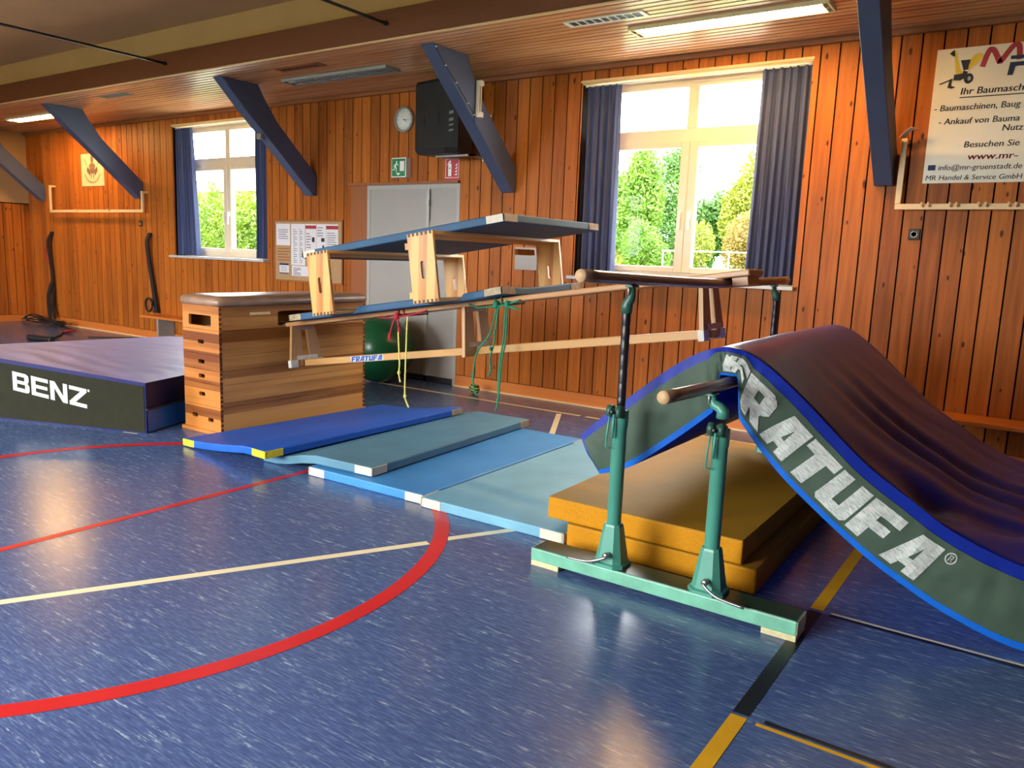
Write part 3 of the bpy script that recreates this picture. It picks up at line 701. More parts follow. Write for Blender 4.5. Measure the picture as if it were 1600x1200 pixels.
for k in range(4):
    pl(bm, [(0.125+0.008*k, 0.055+0.03*k), (0.165, 0.045+0.035*k), (0.178, 0.075+0.035*k), (0.15, 0.06+0.033*k)], fx)
t.part('extinguisher_pictogram', bm, MT['signwhite'], sg)
bm = newbm(); pl(bm, [(0.058+0.008*math.cos(a*0.7854), 0.125+0.008*math.sin(a*0.7854)) for a in range(8)], fx, ox=0.008, w=0.002); t.part('gauge', bm, MT['ink'], sg)
# notice board with sheets
t = Thing('notice_board', 'cork notice board with pinned sheets between far window and door', 'notice board', (-8.03, YW, 1.05))
bm = newbm(); box(bm, -8.66, -7.40, 6.985, YW, 1.07, 1.83); t.part('cork_panel', bm, MT['cork'])
bm = newbm()
for q in ((-8.68, -7.38, 1.83, 1.85), (-8.68, -7.38, 1.05, 1.07), (-8.68, -8.66, 1.07, 1.83), (-7.40, -7.38, 1.07, 1.83)): box(bm, q[0], q[1], 6.98, YW, q[2], q[3])
t.part('frame', bm, MT['brown'])
def sheet(x0, x1, z0, z1, label, mat, draw):
    s = Thing('paper_sheet', label, 'paper', (x0, 6.983, z0), 'sheets on the notice board')
    b = newbm(); box(b, x0, x1, 6.9835, 6.9848, z0, z1); pg = s.part('page', b, mat)
    W_, H_ = x1-x0, z1-z0; marks = {}
    for m, u0, u1, v0, v1 in draw:
        b = marks.setdefault(m, newbm()); b.faces.new([b.verts.new((x0+u*W_, 6.983, z0+v*H_)) for u, v in ((u0, v0), (u1, v0), (u1, v1), (u0, v1))])
    for m, b in marks.items(): s.part('print', b, MT[m], pg)
lines = lambda u0, u1, v0, v1, n, m='greyink': [(m, u0, u1-(0.12 if k % 3 == 2 else 0), v0+(v1-v0)*k/n, v0+(v1-v0)*(k+0.38)/n) for k in range(n)]
sheet(-8.635, -8.36, 1.52, 1.80, 'white notice at upper left corner of the board', MT['paper'], lines(0.15, 0.85, 0.3, 0.8, 5))
sheet(-8.635, -8.36, 1.30, 1.515, 'brown ruled sheet below the upper left notice', MT['cork'], lines(0.08, 0.95, 0.1, 0.95, 5, 'brown'))
sheet(-8.34, -8.07, 1.27, 1.80, 'tall white timetable second from left on the board', MT['paper'], lines(0.15, 0.42, 0.06, 0.9, 18)+lines(0.6, 0.82, 0.06, 0.9, 18))
sheet(-8.06, -7.86, 1.42, 1.80, 'white leaflet with red header beside the tall timetable', MT['paper'], [('redprint', 0.0, 1.0, 0.84, 0.95), ('redprint', 0.0, 1.0, 0.03, 0.1), ('ink', 0.6, 0.85, 0.4, 0.56)]+lines(0.08, 0.5, 0.2, 0.75, 6))
sheet(-7.855, -7.68, 1.42, 1.80, 'white leaflet with two black pictures, between the red-headed leaflets', MT['paper'], [('ink', 0.5, 0.85, 0.42, 0.54), ('ink', 0.62, 0.82, 0.2, 0.3)]+lines(0.1, 0.7, 0.6, 0.95, 4))
sheet(-7.675, -7.46, 1.40, 1.80, 'white leaflet with red header at upper right of the board', MT['paper'], [('redprint', 0.0, 1.0, 0.84, 0.95), ('redprint', 0.0, 0.95, 0.03, 0.08)]+lines(0.08, 0.85, 0.15, 0.78, 9))
sheet(-8.575, -8.39, 1.15, 1.285, 'small flyer with navy corners at lower left of the board', MT['paper'], [('navy', 0.0, 1.0, 0.82, 1.0), ('navy', 0.0, 1.0, 0.0, 0.1)]+lines(0.1, 0.9, 0.2, 0.75, 7))
sheet(-8.33, -7.75, 1.13, 1.26, 'wide white sheet in the lower middle of the board', MT['paper'], lines(0.05, 0.3, 0.1, 0.9, 5, 'navy'))
# small poster at left
t = Thing('crest_poster', 'beige cloth poster with a round crest high on the left wall section', 'poster', (-13.2, YW, 2.37))
bm = newbm(); box(bm, -13.55, -12.86, 6.988, YW, 2.37, 2.885); pg = t.part('cloth', bm, MT['beige'])
fx = lambda u, v, w=0: Vector((-13.205+u, 6.986-w, 2.63+v)); bm = newbm()
pl(bm, [(0.045*math.cos(a*0.5236), 0.17+0.08*math.sin(a*0.5236)) for a in range(12)], fx)
pl(bm, [(-0.10, 0.06), (-0.06, 0.10), (0.06, 0.10), (0.10, 0.06), (0.04, -0.06), (-0.04, -0.06)], fx)
for s in (-1, 1):
    pl(bm, [(s*0.04, -0.02), (s*0.15, 0.05), (s*0.17, -0.02), (s*0.08, -0.10)], fx)
    for k in range(3): pl(bm, [(s*(0.17+0.02*k), 0.06+0.03*k), (s*(0.20+0.02*k), 0.09+0.035*k), (s*(0.19+0.015*k), 0.12+0.035*k)], fx)
    pl(bm, [(s*0.02, -0.06), (s*0.045, -0.06), (s*0.05, -0.14), (s*0.03, -0.14)], fx)
for k in range(19):
    a = math.radians(205+k*130/18); r = 0.235; p = Vector((r*1.05*math.cos(a), r*0.86*math.sin(a)))
    pl(bm, [(p.x-0.011, p.y-0.014), (p.x+0.011, p.y-0.014), (p.x+0.006, p.y+0.014), (p.x-0.006, p.y+0.014)], fx)
t.part('crest_print', bm, MT['beigeink'], pg)
# advertising board
BX0, BX1, BZ0, BZ1 = -0.965, 0.60, 2.165, 3.15
t = Thing('advertising_board', 'large cream advertising board with black lettering and a yellow machine picture', 'sign', (BX0, YW, BZ0))
bm = newbm(); box(bm, BX0, BX1, 6.988, YW, BZ0, BZ1); pg = t.part('board', bm, MT['banner'])
yb = 6.9865
def btext(x, z, h, s, m, w=None, shear=0.0, bold=0.02, nm='text_line'):
    b = newbm(); text_bm(b, s, wallf(x, z, yb), w, h, bold, shear); t.part(nm, b, MT[m], pg)
btext(-0.775, 2.812, 0.050, 'Ihr Baumasch', 'ink', 0.40, 0.12, 0.03)
bm = newbm(); box(bm, -0.78, -0.30, yb-0.0005, yb, 2.787, 2.794); t.part('underline', bm, MT['ink'], pg)
btext(-0.94, 2.700, 0.046, '- Baumaschinen, Baug', 'ink', 0.56, 0.12, 0.02)
btext(-0.90, 2.600, 0.046, '- Ankauf von Bauma', 'ink', 0.525, 0.12, 0.02)
btext(-0.475, 2.535, 0.046, 'Nutz', 'ink', 0.13, 0.12, 0.02)
btext(-0.71, 2.425, 0.046, 'Besuchen Sie', 'ink', 0.355, 0.12, 0.02)
btext(-0.675, 2.335, 0.050, 'www.mr-', 'redprint', 0.32, 0.12, 0.03)
btext(-0.865, 2.262, 0.040, 'info@mr-gruenstadt.de', 'ink', 0.545, 0.12, 0.01)
btext(-0.945, 2.188, 0.038, 'MR Handel & Service GmbH /', 'ink', 0.67, 0.12, 0.01)
fx = lambda u, v, w=0: Vector((u, yb-w, v))
bm = newbm(); pl(bm, [(-0.937, 2.262), (-0.885, 2.262), (-0.885, 2.302), (-0.937, 2.302)], fx); en = t.part('envelope_icon', bm, MT['navy'], pg)
bm = newbm(); pl(bm, [(-0.937, 2.300), (-0.911, 2.280), (-0.885, 2.300), (-0.885, 2.296), (-0.911, 2.276), (-0.937, 2.296)], fx, w=0.0004); t.part('envelope_flap', bm, MT['banner'], en)
# red M (arched) and navy strokes of the logo
bm = newbm(); pts = []
Mo = [(-0.655, 3.00), (-0.625, 3.105), (-0.605, 3.118), (-0.585, 3.10), (-0.55, 3.03), (-0.54, 3.03), (-0.48, 3.12), (-0.455, 3.135), (-0.435, 3.12), (-0.425, 3.03)]
path = spline([(a, 0, z) for a, z in Mo], 6)
rowz = []
for i, p in enumerate(path):
    d_ = (path[min(i+1, len(path)-1)]-path[max(i-1, 0)]).normalized(); n_ = Vector((-d_.z, 0, d_.x))*0.018
    rowz.append([Vector((p.x+n_.x, yb, p.z+n_.z)), Vector((p.x-n_.x, yb, p.z-n_.z))])
quadgrid(bm, rowz); t.part('logo_letter', bm, MT['redprint'], pg, label='red arched letter M')
bm = newbm(); pl(bm, [(-0.48, 3.035), (-0.10, 3.035), (-0.10, 3.06), (-0.48, 3.06)], fx, w=0.0004); pl(bm, [(-0.49, 2.925), (-0.455, 2.925), (-0.445, 2.985), (-0.20, 2.985), (-0.20, 3.015), (-0.48, 3.015)], fx, w=0.0004)
t.part('logo_letter', bm, MT['navy'], pg, label='dark blue letter strokes')
bm = newbm()
for q in ([(-0.855, 3.125), (-0.84, 3.135), (-0.80, 3.00), (-0.775, 2.965), (-0.825, 2.965), (-0.845, 3.09)], [(-0.745, 2.975), (-0.735, 2.99), (-0.68, 3.04), (-0.655, 3.075), (-0.665, 3.095), (-0.69, 3.10), (-0.72, 3.085), (-0.735, 3.06), (-0.745, 3.02)]): pl(bm, q, fx)
pic = t.part('machine_picture', bm, MT['yellowprint'], pg, label='yellow and black machine picture')
bm = newbm()
for q in ([(-0.88, 3.115), (-0.85, 3.14), (-0.84, 3.10), (-0.85, 3.09)], [(-0.80, 3.06), (-0.735, 3.06), (-0.745, 2.99), (-0.775, 2.985)], [(-0.835, 2.96), (-0.78, 2.965), (-0.775, 2.985), (-0.745, 2.975), (-0.75, 2.935), (-0.79, 2.915), (-0.835, 2.92)],
          [(-0.93, 2.90), (-0.84, 2.935), (-0.84, 2.925), (-0.92, 2.893)], [(-0.86, 2.925), (-0.845, 2.925), (-0.845, 2.88), (-0.815, 2.87), (-0.84, 2.86), (-0.87, 2.868)]): pl(bm, q, fx)
pl(bm, [(-0.735+0.032*math.cos(a*0.5236), 2.925+0.038*math.sin(a*0.5236)) for a in range(12)], fx, w=0.0004)
t.part('machine_picture_dark', bm, MT['ink'], pic)
bm = newbm(); pl(bm, [(-0.731+0.012*math.cos(a*0.785), 2.925+0.016*math.sin(a*0.785)) for a in range(8)], fx, w=0.0008); t.part('wheel_hub', bm, MT['lampgrey'], pic)
# sockets, white panel
for xx, zz, lab in ((-0.98, 1.775, 'black wall socket below the coat rail at right'), (-11.86, 1.775, 'small black wall socket left of the far window')):
    t = Thing('wall_socket', lab, 'socket', (xx, YW, zz), 'black wall sockets')
    bm = newbm(); box(bm, xx-0.042, xx+0.042, 6.982, YW, zz-0.042, zz+0.042, bev=0.006); pt = t.part('cover_plate', bm, MT['black'])
    bm = newbm(); lathe(bm, [(0.026, -0.001), (0.024, -0.006), (0.019, -0.006), (0.018, 0.0)], (xx, 6.983, zz), 20, axis='Y'); t.part('socket_ring', bm, MT['galv'], pt)
bm = newbm(); box(bm, -4.78, -4.50, 6.985, YW, 1.35, 1.585, bev=0.004); tag(obj('white_panel', bm, MT['door'], None, (-4.64, YW, 1.35)), 'small white blank panel on the wall left of the near window', 'panel')
# coat rails
def coat_rail(x0, x1, zr, ptop0, ptop1, label, pegs):
    t = Thing('coat_rail', label, 'coat rail', ((x0+x1)/2, YW, zr), 'wooden coat rails on the wall')
    bm = newbm(); box(bm, x0, x1, 6.90, 6.93, zr-0.025, zr+0.02, bev=0.004); r_ = t.part('rail_board', bm, MT['trimwood'])
    for xx, zt in ((x0+0.02, ptop0), (x1-0.02, ptop1)):
        if zt is None: continue
        bm = newbm(); box(bm, xx-0.022, xx+0.022, 6.90, 6.93, zr+0.02, zt, bev=0.004); box(bm, xx-0.022, xx+0.022, 6.93, YW, zt-0.03, zt); t.part('post', bm, MT['trimwood'])
    for p in pegs:
        bm = newbm(); tube(bm, [(p, 6.90, zr), (p, 6.87, zr+0.004), (p-0.005, 6.845, zr+0.02)], 0.009, 8); t.part('peg', bm, MT['trimwood'])
pg_ = []
for k in range(9): pg_ += [-0.93+k*0.19, -0.885+k*0.19]
coat_rail(-1.13, 0.75, 1.985, 2.50, None, 'wooden coat rail with paired pegs below the advertising board', pg_)
coat_rail(-14.50, -11.64, 1.965, 2.40, 2.26, 'long wooden coat rail on the left wall section below the poster', [-13.55, -12.55])
# wall benches
def wall_bench(x0, x1, label, sup):
    t = Thing('wall_bench', label, 'bench', ((x0+x1)/2, YW, 0), 'fold-down wall benches')
    bm = newbm(); box(bm, x0, x1, 6.65, 6.996, 0.37, 0.405, bev=0.006); t.part('seat', bm, MT['base'])
    for s in sup:
        bm = newbm(); box(bm, s-0.02, s+0.02, 6.72, 6.984, 0.02, 0.37); t.part('support', bm, MT['lampgrey'])
wall_bench(-11.40, -9.2, 'orange-brown wall bench below the far window beside the vaulting box', (-11.05, -9.6))
wall_bench(-0.75, 3.2, 'orange-brown wall bench at right behind the bent mat', (0.9, 2.9))
# ropes/straps on left
def strap(pts, w, th, bm, axis=Vector((1, 0, 0))):
    path = spline(pts, 6); rows = []
    for i, p in enumerate(path):
        d_ = (path[min(i+1, len(path)-1)]-path[max(i-1, 0)]).normalized(); s = axis*w/2; n_ = d_.cross(axis).normalized()*th/2
        rows.append([p+s+n_, p-s+n_, p-s-n_, p+s-n_])
    vs, _ = quadgrid(bm, rows, closed_v=True); bm.faces.new(vs[0]); bm.faces.new(vs[-1])
t = Thing('strap_trainer', 'black webbing strap with faded red loop hanging near the left corner', 'strap', (-14.66, 6.97, 0.05), 'hanging black straps')
bm = newbm(); strap([(-14.62, 6.975, 1.60), (-14.68, 6.93, 1.45), (-14.69, 6.95, 1.2), (-14.66, 6.96, 0.9), (-14.64, 6.95, 0.6), (-14.62, 6.92, 0.3), (-14.52, 6.90, 0.10)], 0.085, 0.02, bm); t.part('webbing', bm, MT['webbing'])
bm = newbm(); strap([(-14.62, 6.94, 0.75), (-14.72, 6.91, 0.5), (-14.70, 6.90, 0.2), (-14.62, 6.88, 0.03)], 0.10, 0.02, bm); t.part('webbing', bm, MT['webbing'])
bm = newbm(); strap([(-14.72, 6.93, 1.4), (-14.78, 6.92, 1.28), (-14.74, 6.93, 1.1)], 0.03, 0.012, bm); t.part('red_loop', bm, MT['redprint'])
bm = newbm(); lathe(bm, [(0.0, -0.03), (0.02, -0.03), (0.02, 0.02)], (-14.62, 6.975, 1.60), 10, axis='Y'); t.part('hook', bm, MT['black'])
t = Thing('strap_trainer', 'black webbing strap hanging left of the far window down to the wall bench', 'strap', (-11.5, 6.96, 0.4), 'hanging black straps')
bm = newbm(); strap([(-11.58, 6.97, 1.62), (-11.60, 6.93, 1.48), (-11.57, 6.95, 1.1), (-11.50, 6.95, 0.75), (-11.42, 6.94, 0.42)], 0.08, 0.025, bm); t.part('webbing', bm, MT['webbing'])
bm = newbm(); tube(bm, [(-11.56+0.09*math.cos(a*math.pi/8), 6.90, 0.54+0.10*math.sin(a*math.pi/8)) for a in range(17)], 0.018, 8); t.part('handle_loop', bm, MT['black'])
bm = newbm(); lathe(bm, [(0.0, -0.03), (0.02, -0.03), (0.02, 0.02)], (-11.58, 6.97, 1.62), 10, axis='Y'); t.part('hook', bm, MT['black'])
t = Thing('strap_bundle', 'loose black webbing bundle lying on the floor at the left wall', 'strap', (-14.6, 6.75, 0))
bm = newbm(); rr = random.Random(4)
for k in range(5):
    pts = [(-15.1+j*0.26+rr.uniform(-.05, .05), 6.72+rr.uniform(-.10, .10), 0.02+0.02*k+0.03*math.sin(j*1.3+k)**2) for j in range(6)]
    strap(pts, 0.06, 0.014, bm, Vector((0, 1, 0)))
strap([(-15.05, 6.7, 0.03), (-15.2, 6.72, 0.09), (-15.1, 6.8, 0.14), (-14.8, 6.8, 0.12), (-14.5, 6.75, 0.05)], 0.05, 0.015, bm, Vector((0, 1, 0)))
strap([(-14.0, 6.75, 0.03), (-13.7, 6.7, 0.012), (-13.3, 6.62, 0.012)], 0.05, 0.012, bm, Vector((0, 1, 0))); t.part('webbing', bm, MT['webbing'])
t = Thing('resistance_band', 'black foam grip with a cord lying on the floor behind the tall mat', 'band', (-12.1, 5.55, 0))
bm = newbm(); tube(bm, [(-12.38, 5.50, 0.045), (-12.36, 5.505, 0.045), (-11.93, 5.60, 0.045), (-11.91, 5.605, 0.045)], 0.045, 12); t.part('grip', bm, MT['black'])
bm = newbm(); tube(bm, spline([(-12.12, 5.58, 0.02), (-12.4, 5.85, 0.012), (-12.7, 6.1, 0.012), (-12.95, 6.25, 0.012), (-13.1, 6.35, 0.03)], 5), 0.012, 6); cd = t.part('cord', bm, MT['webbing'])
bm = newbm()
for k in range(4): tube(bm, [(-13.1+0.07*math.cos(a*math.pi/5)+k*0.05, 6.38+0.07*math.sin(a*math.pi/5), 0.02+0.01*k) for a in range(11)], 0.009, 6)
t.part('coil', bm, MT['ropered'], cd)

bm = newbm(); tube(bm, spline([(-12.25, 6.30, 0.01), (-12.05, 6.52, 0.01), (-11.85, 6.76, 0.01), (-11.74, 6.90, 0.012)], 5), 0.009, 6)
tag(obj('floor_cable', bm, MT['webbing'], None, (-12.0, 6.6, 0)), 'thin dark cable on the floor leading to the wall bench below the far window', 'cable')
bm = newbm(); strap([(-1.135, 6.915, 2.505), (-1.10, 6.91, 2.545), (-1.06, 6.90, 2.575), (-1.03, 6.905, 2.57)], 0.06, 0.004, bm, Vector((0.5, 0.86, 0)))
tag(obj('folded_paper', bm, MT['paper'], None, (-1.1, 6.91, 2.505)), 'small crumpled white paper stuck on top of the right coat rail post', 'paper')
# ------------------------------------------------------------------ balls
t = Thing('gym_ball', 'large dark green gym ball in front of the grey door behind the benches', 'ball', (-6.30, 6.55, 0))
bm = newbm(); R_ = 0.385
lathe(bm, [(max(1e-6, R_*math.sin(math.pi*k/30))*(1+0.004*math.cos(k*6)), -R_*math.cos(math.pi*k/30)) for k in range(31)], (-6.30, 6.545, R_), 48, axis='Z'); t.part('ball_skin', bm, MT['ballgreen'], smooth=True)
bm = newbm(); lathe(bm, [(0.0, 0.0), (0.012, -0.002), (0.014, 0.006)], (-6.30+0.02, 6.545-R_-0.001, R_+0.02), 10, axis='Y'); t.part('valve', bm, MT['black'])
def stripe():
    m = N('striped_ball'); sep = m.new('SeparateXYZ'); m.link(m.obj(), sep.inputs[0])
    v = m.math('ADD', m.math('MULTIPLY', sep.outputs[0], 60.0), m.math('MULTIPLY', sep.outputs[2], 200.0))
    c = m.ramp(m.math('SINE', m.math('ADD', v, m.math('MULTIPLY', m.noise(m.obj(), 14.0), 4.0))), [(0.35, lin((40, 64, 34))), (0.6, lin((176, 184, 84)))])
    m.link(c, m.b.inputs['Base Color']); m.b.inputs['Roughness'].default_value = 0.5; return m.m
bm = newbm(); lathe(bm, [(max(1e-6, 0.06*math.sin(math.pi*k/18)), -0.06*math.cos(math.pi*k/18)) for k in range(19)], (-5.05, 6.70, 0.06), 28)
o = obj('striped_ball', bm, stripe(), None, (-5.05, 6.70, 0.06), True); tag(o, 'small yellow and green striped ball on the floor by the skirting', 'ball')

# ------------------------------------------------------------------ mats
def gym_mat(name, label, f, L, Wd, T, mat, patch, cuts=(8, 12, 1), group=None, patches=((0, 0), (1, 0), (0, 1), (1, 1)), base=None, cat='mat'):
    """f(u,v,w)->world, u in 0..L, v in 0..Wd, w in 0..T"""
    base = base or f(L/2, Wd/2, 0)
    t = Thing(name, label, cat, base, group)
    bm = newbm(); box(bm, 0, L, 0, Wd, 0, T, bev=0.009, f=f, cuts=cuts); t.part('cover', bm, mat)
    for a, b in patches:
        bm = newbm(); s = 0.145; e = 0.003; z0, z1 = T*0.06, T*0.96
        u0, u1 = (-e, s) if a == 0 else (L-s, L+e); v0, v1 = (-e, s) if b == 0 else (Wd-s, Wd+e)
        vo = (-e, 0.012) if b == 0 else (Wd-0.012, Wd+e); uo = (-e, 0.012) if a == 0 else (L-0.012, L+e)
        box(bm, u0, u1, vo[0], vo[1], z0, z1, f=f, cuts=(3, 1, 1), bev=0.0015); box(bm, uo[0], uo[1], v0, v1, z0, z1, f=f, cuts=(1, 3, 1), bev=0.0015)
        t.part('corner_patch', bm, patch[0] if isinstance(patch, list) and (a, b) != (1, 1) else (patch[1] if isinstance(patch, list) else patch))
    return t
GM = 'gym mats laid out on the floor'
def flat(x0, y0, rot=0.0, tilt=None):
    c, s = math.cos(rot), math.sin(rot)
    def f(u, v, w):
        z = w + (tilt(u, v) if tilt else 0)
        return Vector((x0+u*c-v*s, y0+u*s+v*c, z))
    return f
gym_mat('gym_mat', 'pale grey-blue gym mat lying right, its right part under the yellow mats', flat(-2.945, 3.42, 0.015), 0.972, 1.98, 0.06, MT['matpale'], MT['patchwhite'], group=GM)
gym_mat('gym_mat', 'light blue gym mat lying flat between the two grey-blue mats', flat(-3.94, 3.435, 0.018), 0.985, 1.98, 0.06, MT['matsky'], MT['patchwhite'], group=GM)
gym_mat('gym_mat', 'grey-green gym mat with its right edge resting on the light blue mat', flat(-4.44, 3.455, 0.06, lambda u, v: 0.003+0.062*smoothstep(0.12, 0.52, u)), 1.0, 2.0, 0.06, MT['matgrey'], [MT['patchwhite'], MT['patchworn']], group=GM, patches=((1, 0), (1, 1)))
gym_mat('gym_mat', 'bright royal blue gym mat with yellow corners in front of the vaulting box', flat(-5.215, 3.345, -0.045, lambda u, v: 0.004+0.078*min(1.0, max(0.0, u)/0.77)**1.6+0.036*max(0, v)/2*smoothstep(0.7, 1.0, u)), 1.0, 2.02, 0.055, MT['matblue'], [MT['patchyellow'], MT['patchworn']], group=GM, patches=((0, 0), (1, 0), (1, 1)))
# yellow foam mats
def yellow(label, f, L, Wd, T):
    t = Thing('foam_mat', label, 'mat', f(L/2, Wd/2, 0), 'yellow mats stacked under the bars')
    bm = newbm(); box(bm, 0, L, 0, Wd, 0, T, bev=0.010, f=f, cuts=(6, 8, 1)); t.part('yellow_cover', bm, MT['yside'])
    bm = newbm(); box(bm, 0.004, L-0.004, 0.004, Wd-0.004, T-0.003, T+0.0025, f=f, bev=0.001); t.part('anti_slip_top', bm, MT['ytop'], label='dull mustard anti-slip top')
yellow('lower yellow mat on the floor under another yellow mat, right of the blue mats', flat(-1.955, 3.43, 0.015), 0.99, 2.0, 0.118)
yellow('upper yellow mat with mustard top under the bent soft mat', flat(-2.085, 3.445, 0.01, lambda u, v: 0.121), 1.045, 2.0, 0.115)
# tall mat at left
Ab = Vector((-5.75, 3.378)); du = Vector((-0.932, -0.362)); dv = Vector((-0.362, 0.932))
def bz(u, v, w):
    """u along the front from the right corner, v into depth, w 0..1 height"""
    top = 0.405 + 0.078*u*(1-v/3.0) - 0.006*v
    p = Ab+du*u+dv*v; return Vector((p.x, p.y, w*top))
t = Thing('crash_mat', 'tall soft mat with white letters on its olive front left of the vaulting box', 'mat', bz(1, 1.5, 0))
bm = newbm(); nu, nv = 60, 80; rows = []
def wr(u, v):
    e = min(1, u/0.15, v/0.12, (2-u)/0.15, (3-v)/0.15); e = max(0, e)
    k = math.sin(22*(v-0.35*u)+3*noise.noise(Vector((u*2, v*2, 1))))*math.exp(-v*1.2)
    return (0.006*k + 0.008*noise.noise(Vector((u*3, v*5, 0))) + 0.01*noise.noise(Vector((u*1.2, v*1.2, 5))))*e
for i in range(nu+1):
    rows.append([bz(2*i/nu, 3*j/nv, 1)+Vector((0, 0, wr(2*i/nu, 3*j/nv))) for j in range(nv+1)])
vs, fs = quadgrid(bm, rows)
for f_ in fs: f_.smooth = True
bot = [[bz(u, v, 0.002) for v in (0, 3)] for u in (0, 2)]
t.part('top_cover', bm, MT['lavender'])
bm = newbm()
for (ua, va), (ub, vb) in (((0, 0), (2, 0)), ((2, 0), (2, 3)), ((2, 3), (0, 3)), ((0, 3), (0, 0))):
    n_ = 30; quadgrid(bm, [[bz(ua+(ub-ua)*i/n_, va+(vb-va)*i/n_, w) for w in (0.002, 0.5, 1.0)] for i in range(n_+1)])
bm.faces.new([bm.verts.new(bz(u, v, 0.002)) for u, v in ((0, 0), (2, 0), (2, 3), (0, 3))])
t.part('blue_shell', bm, MT['darkshell'])
bm = newbm(); quadgrid(bm, [[bz(0.012+1.976*i/30, -0.004, 0.03+0.90*j/6) for j in range(7)] for i in range(31)]); fr = t.part('front_panel', bm, MT['sideolive'], label='olive grey front with letters')
bm = newbm(); quadgrid(bm, [[bz(-0.004, 0.01+2.98*i/20, 0.03+0.43*j/3) for j in range(4)] for i in range(21)]); t.part('side_flap', bm, MT['trimblue'], label='lighter blue lower half of the side')
bm = newbm(); tube(bm, [bz(-0.006, 3*i/20, 0.475) for i in range(21)], 0.008, 6); t.part('seam_piping', bm, MT['black'])
bm = newbm()
for k in range(2):
    box(bm, 0, 0.10, 0, 0.03, 0.001, 0.006, f=lambda x, y, z, k=k: bz(0.12+x - (0.0 if k == 0 else 0.14), -0.05+y + (0.0 if k == 0 else 0.2), 0)+Vector((0, 0, z)))
bm.free()
LET = {
 'B': [[(0, 0), (.26, 0), (.26, 1), (0, 1)], [(.2, 0), (.85, 0), (.97, .07), (1, .2), (.2, .2)], [(.2, .41), (.9, .41), (.9, .59), (.2, .59)], [(.2, .8), (.97, .8), (.94, .93), (.8, 1), (.2, 1)], [(.74, .15), (1, .15), (1, .38), (.9, .5), (.74, .5)], [(.71, .5), (.88, .5), (.97, .62), (.97, .85), (.71, .85)]],
 'E': [[(0, 0), (.26, 0), (.26, 1), (0, 1)], [(.2, 0), (1, 0), (1, .2), (.2, .2)], [(.2, .41), (.95, .41), (.95, .59), (.2, .59)], [(.2, .8), (1, .8), (1, 1), (.2, 1)]],
 'N': [[(0, 0), (.25, 0), (.25, 1), (0, 1)], [(.75, 0), (1, 0), (1, 1), (.75, 1)], [(0, 1), (.28, 1), (1, 0), (.72, 0)]],
 'Z': [[(0, .8), (1, .8), (1, 1), (0, 1)], [(0, 0), (1, 0), (1, .2), (0, .2)], [(.02, .2), (.36, .2), (.98, .8), (.64, .8)]],
 'F': [[(0, 0), (.42, 0), (.42, 1), (0, 1)], [(.3, .74), (1, .74), (1, 1), (.3, 1)], [(.3, .36), (.86, .36), (.86, .60), (.3, .60)]],
 'R': [[(0, 0), (.40, 0), (.40, 1), (0, 1)], [(.3, .80), (.8, .80), (.95, .86), (.82, 1), (.3, 1)], [(.62, .36), (.86, .40), (1, .52), (1, .84), (.9, .95), (.62, .95)], [(.3, .34), (.8, .34), (.8, .55), (.3, .55)], [(.36, .38), (.72, .38), (1, 0), (.60, 0)]],
 'A': [[(0, 0), (.36, 0), (.72, 1), (.36, 1)], [(.36, .76), (1, .76), (1, 1), (.36, 1)], [(.64, 0), (1, 0), (1, .8), (.64, .8)], [(.2, .18), (.8, .18), (.8, .40), (.26, .40)]],
 'T': [[(0, .74), (1, .74), (1, 1), (0, 1)], [(.30, 0), (.70, 0), (.70, .8), (.30, .8)]],
 'U': [[(0, .15), (.38, .15), (.38, 1), (0, 1)], [(.62, .15), (1, .15), (1, 1), (.62, 1)], [(.1, 0), (.9, 0), (1, .1), (1, .28), (0, .28), (0, .1)]]}
def letters(bm, word, f, width, gap, slant=0.0, sub=5):
    for k, ch in enumerate(word):
        for li, poly in enumerate(LET[ch]):
            t_ = bmesh.new(); t_.faces.new([t_.verts.new((u, v, 0)) for u, v in poly])
            for i in range(1, sub):
                for n_ in (Vector((1, 0, 0)), Vector((0, 1, 0))):
                    bmesh.ops.bisect_plane(t_, geom=t_.verts[:]+t_.edges[:]+t_.faces[:], plane_co=n_*(i/sub), plane_no=n_)
            mp = {v: bm.verts.new(f(k*(width+gap)+(v.co.x+slant*(v.co.y-0.5))*width, v.co.y, li)) for v in t_.verts}
            for q in t_.faces: bm.faces.new([mp[v] for v in q.verts])
            t_.free()
def bzl(x, y, li):
    u = 1.24-x; z0 = 0.258-0.098*(x/0.705); z = z0+0.156*y
    return bz(u, -0.0065-li*0.0003, z/(0.405+0.078*u))
bm = newbm(); letters(bm, 'BENZ', bzl, 0.163, 0.017, sub=3); t.part('lettering', bm, MT['letterbenz'], fr)
bm = newbm()
cc = bzl(0.722, 0.95, 0); dd = (bzl(0.73, 0.95, 0)-cc).normalized()
bm.faces.new([bm.verts.new(cc+dd*0.011*math.cos(a*0.785)+Vector((0, 0, 0.011*math.sin(a*0.785)))) for a in range(8)]); t.part('trademark_dot', bm, MT['letterbenz'], fr)

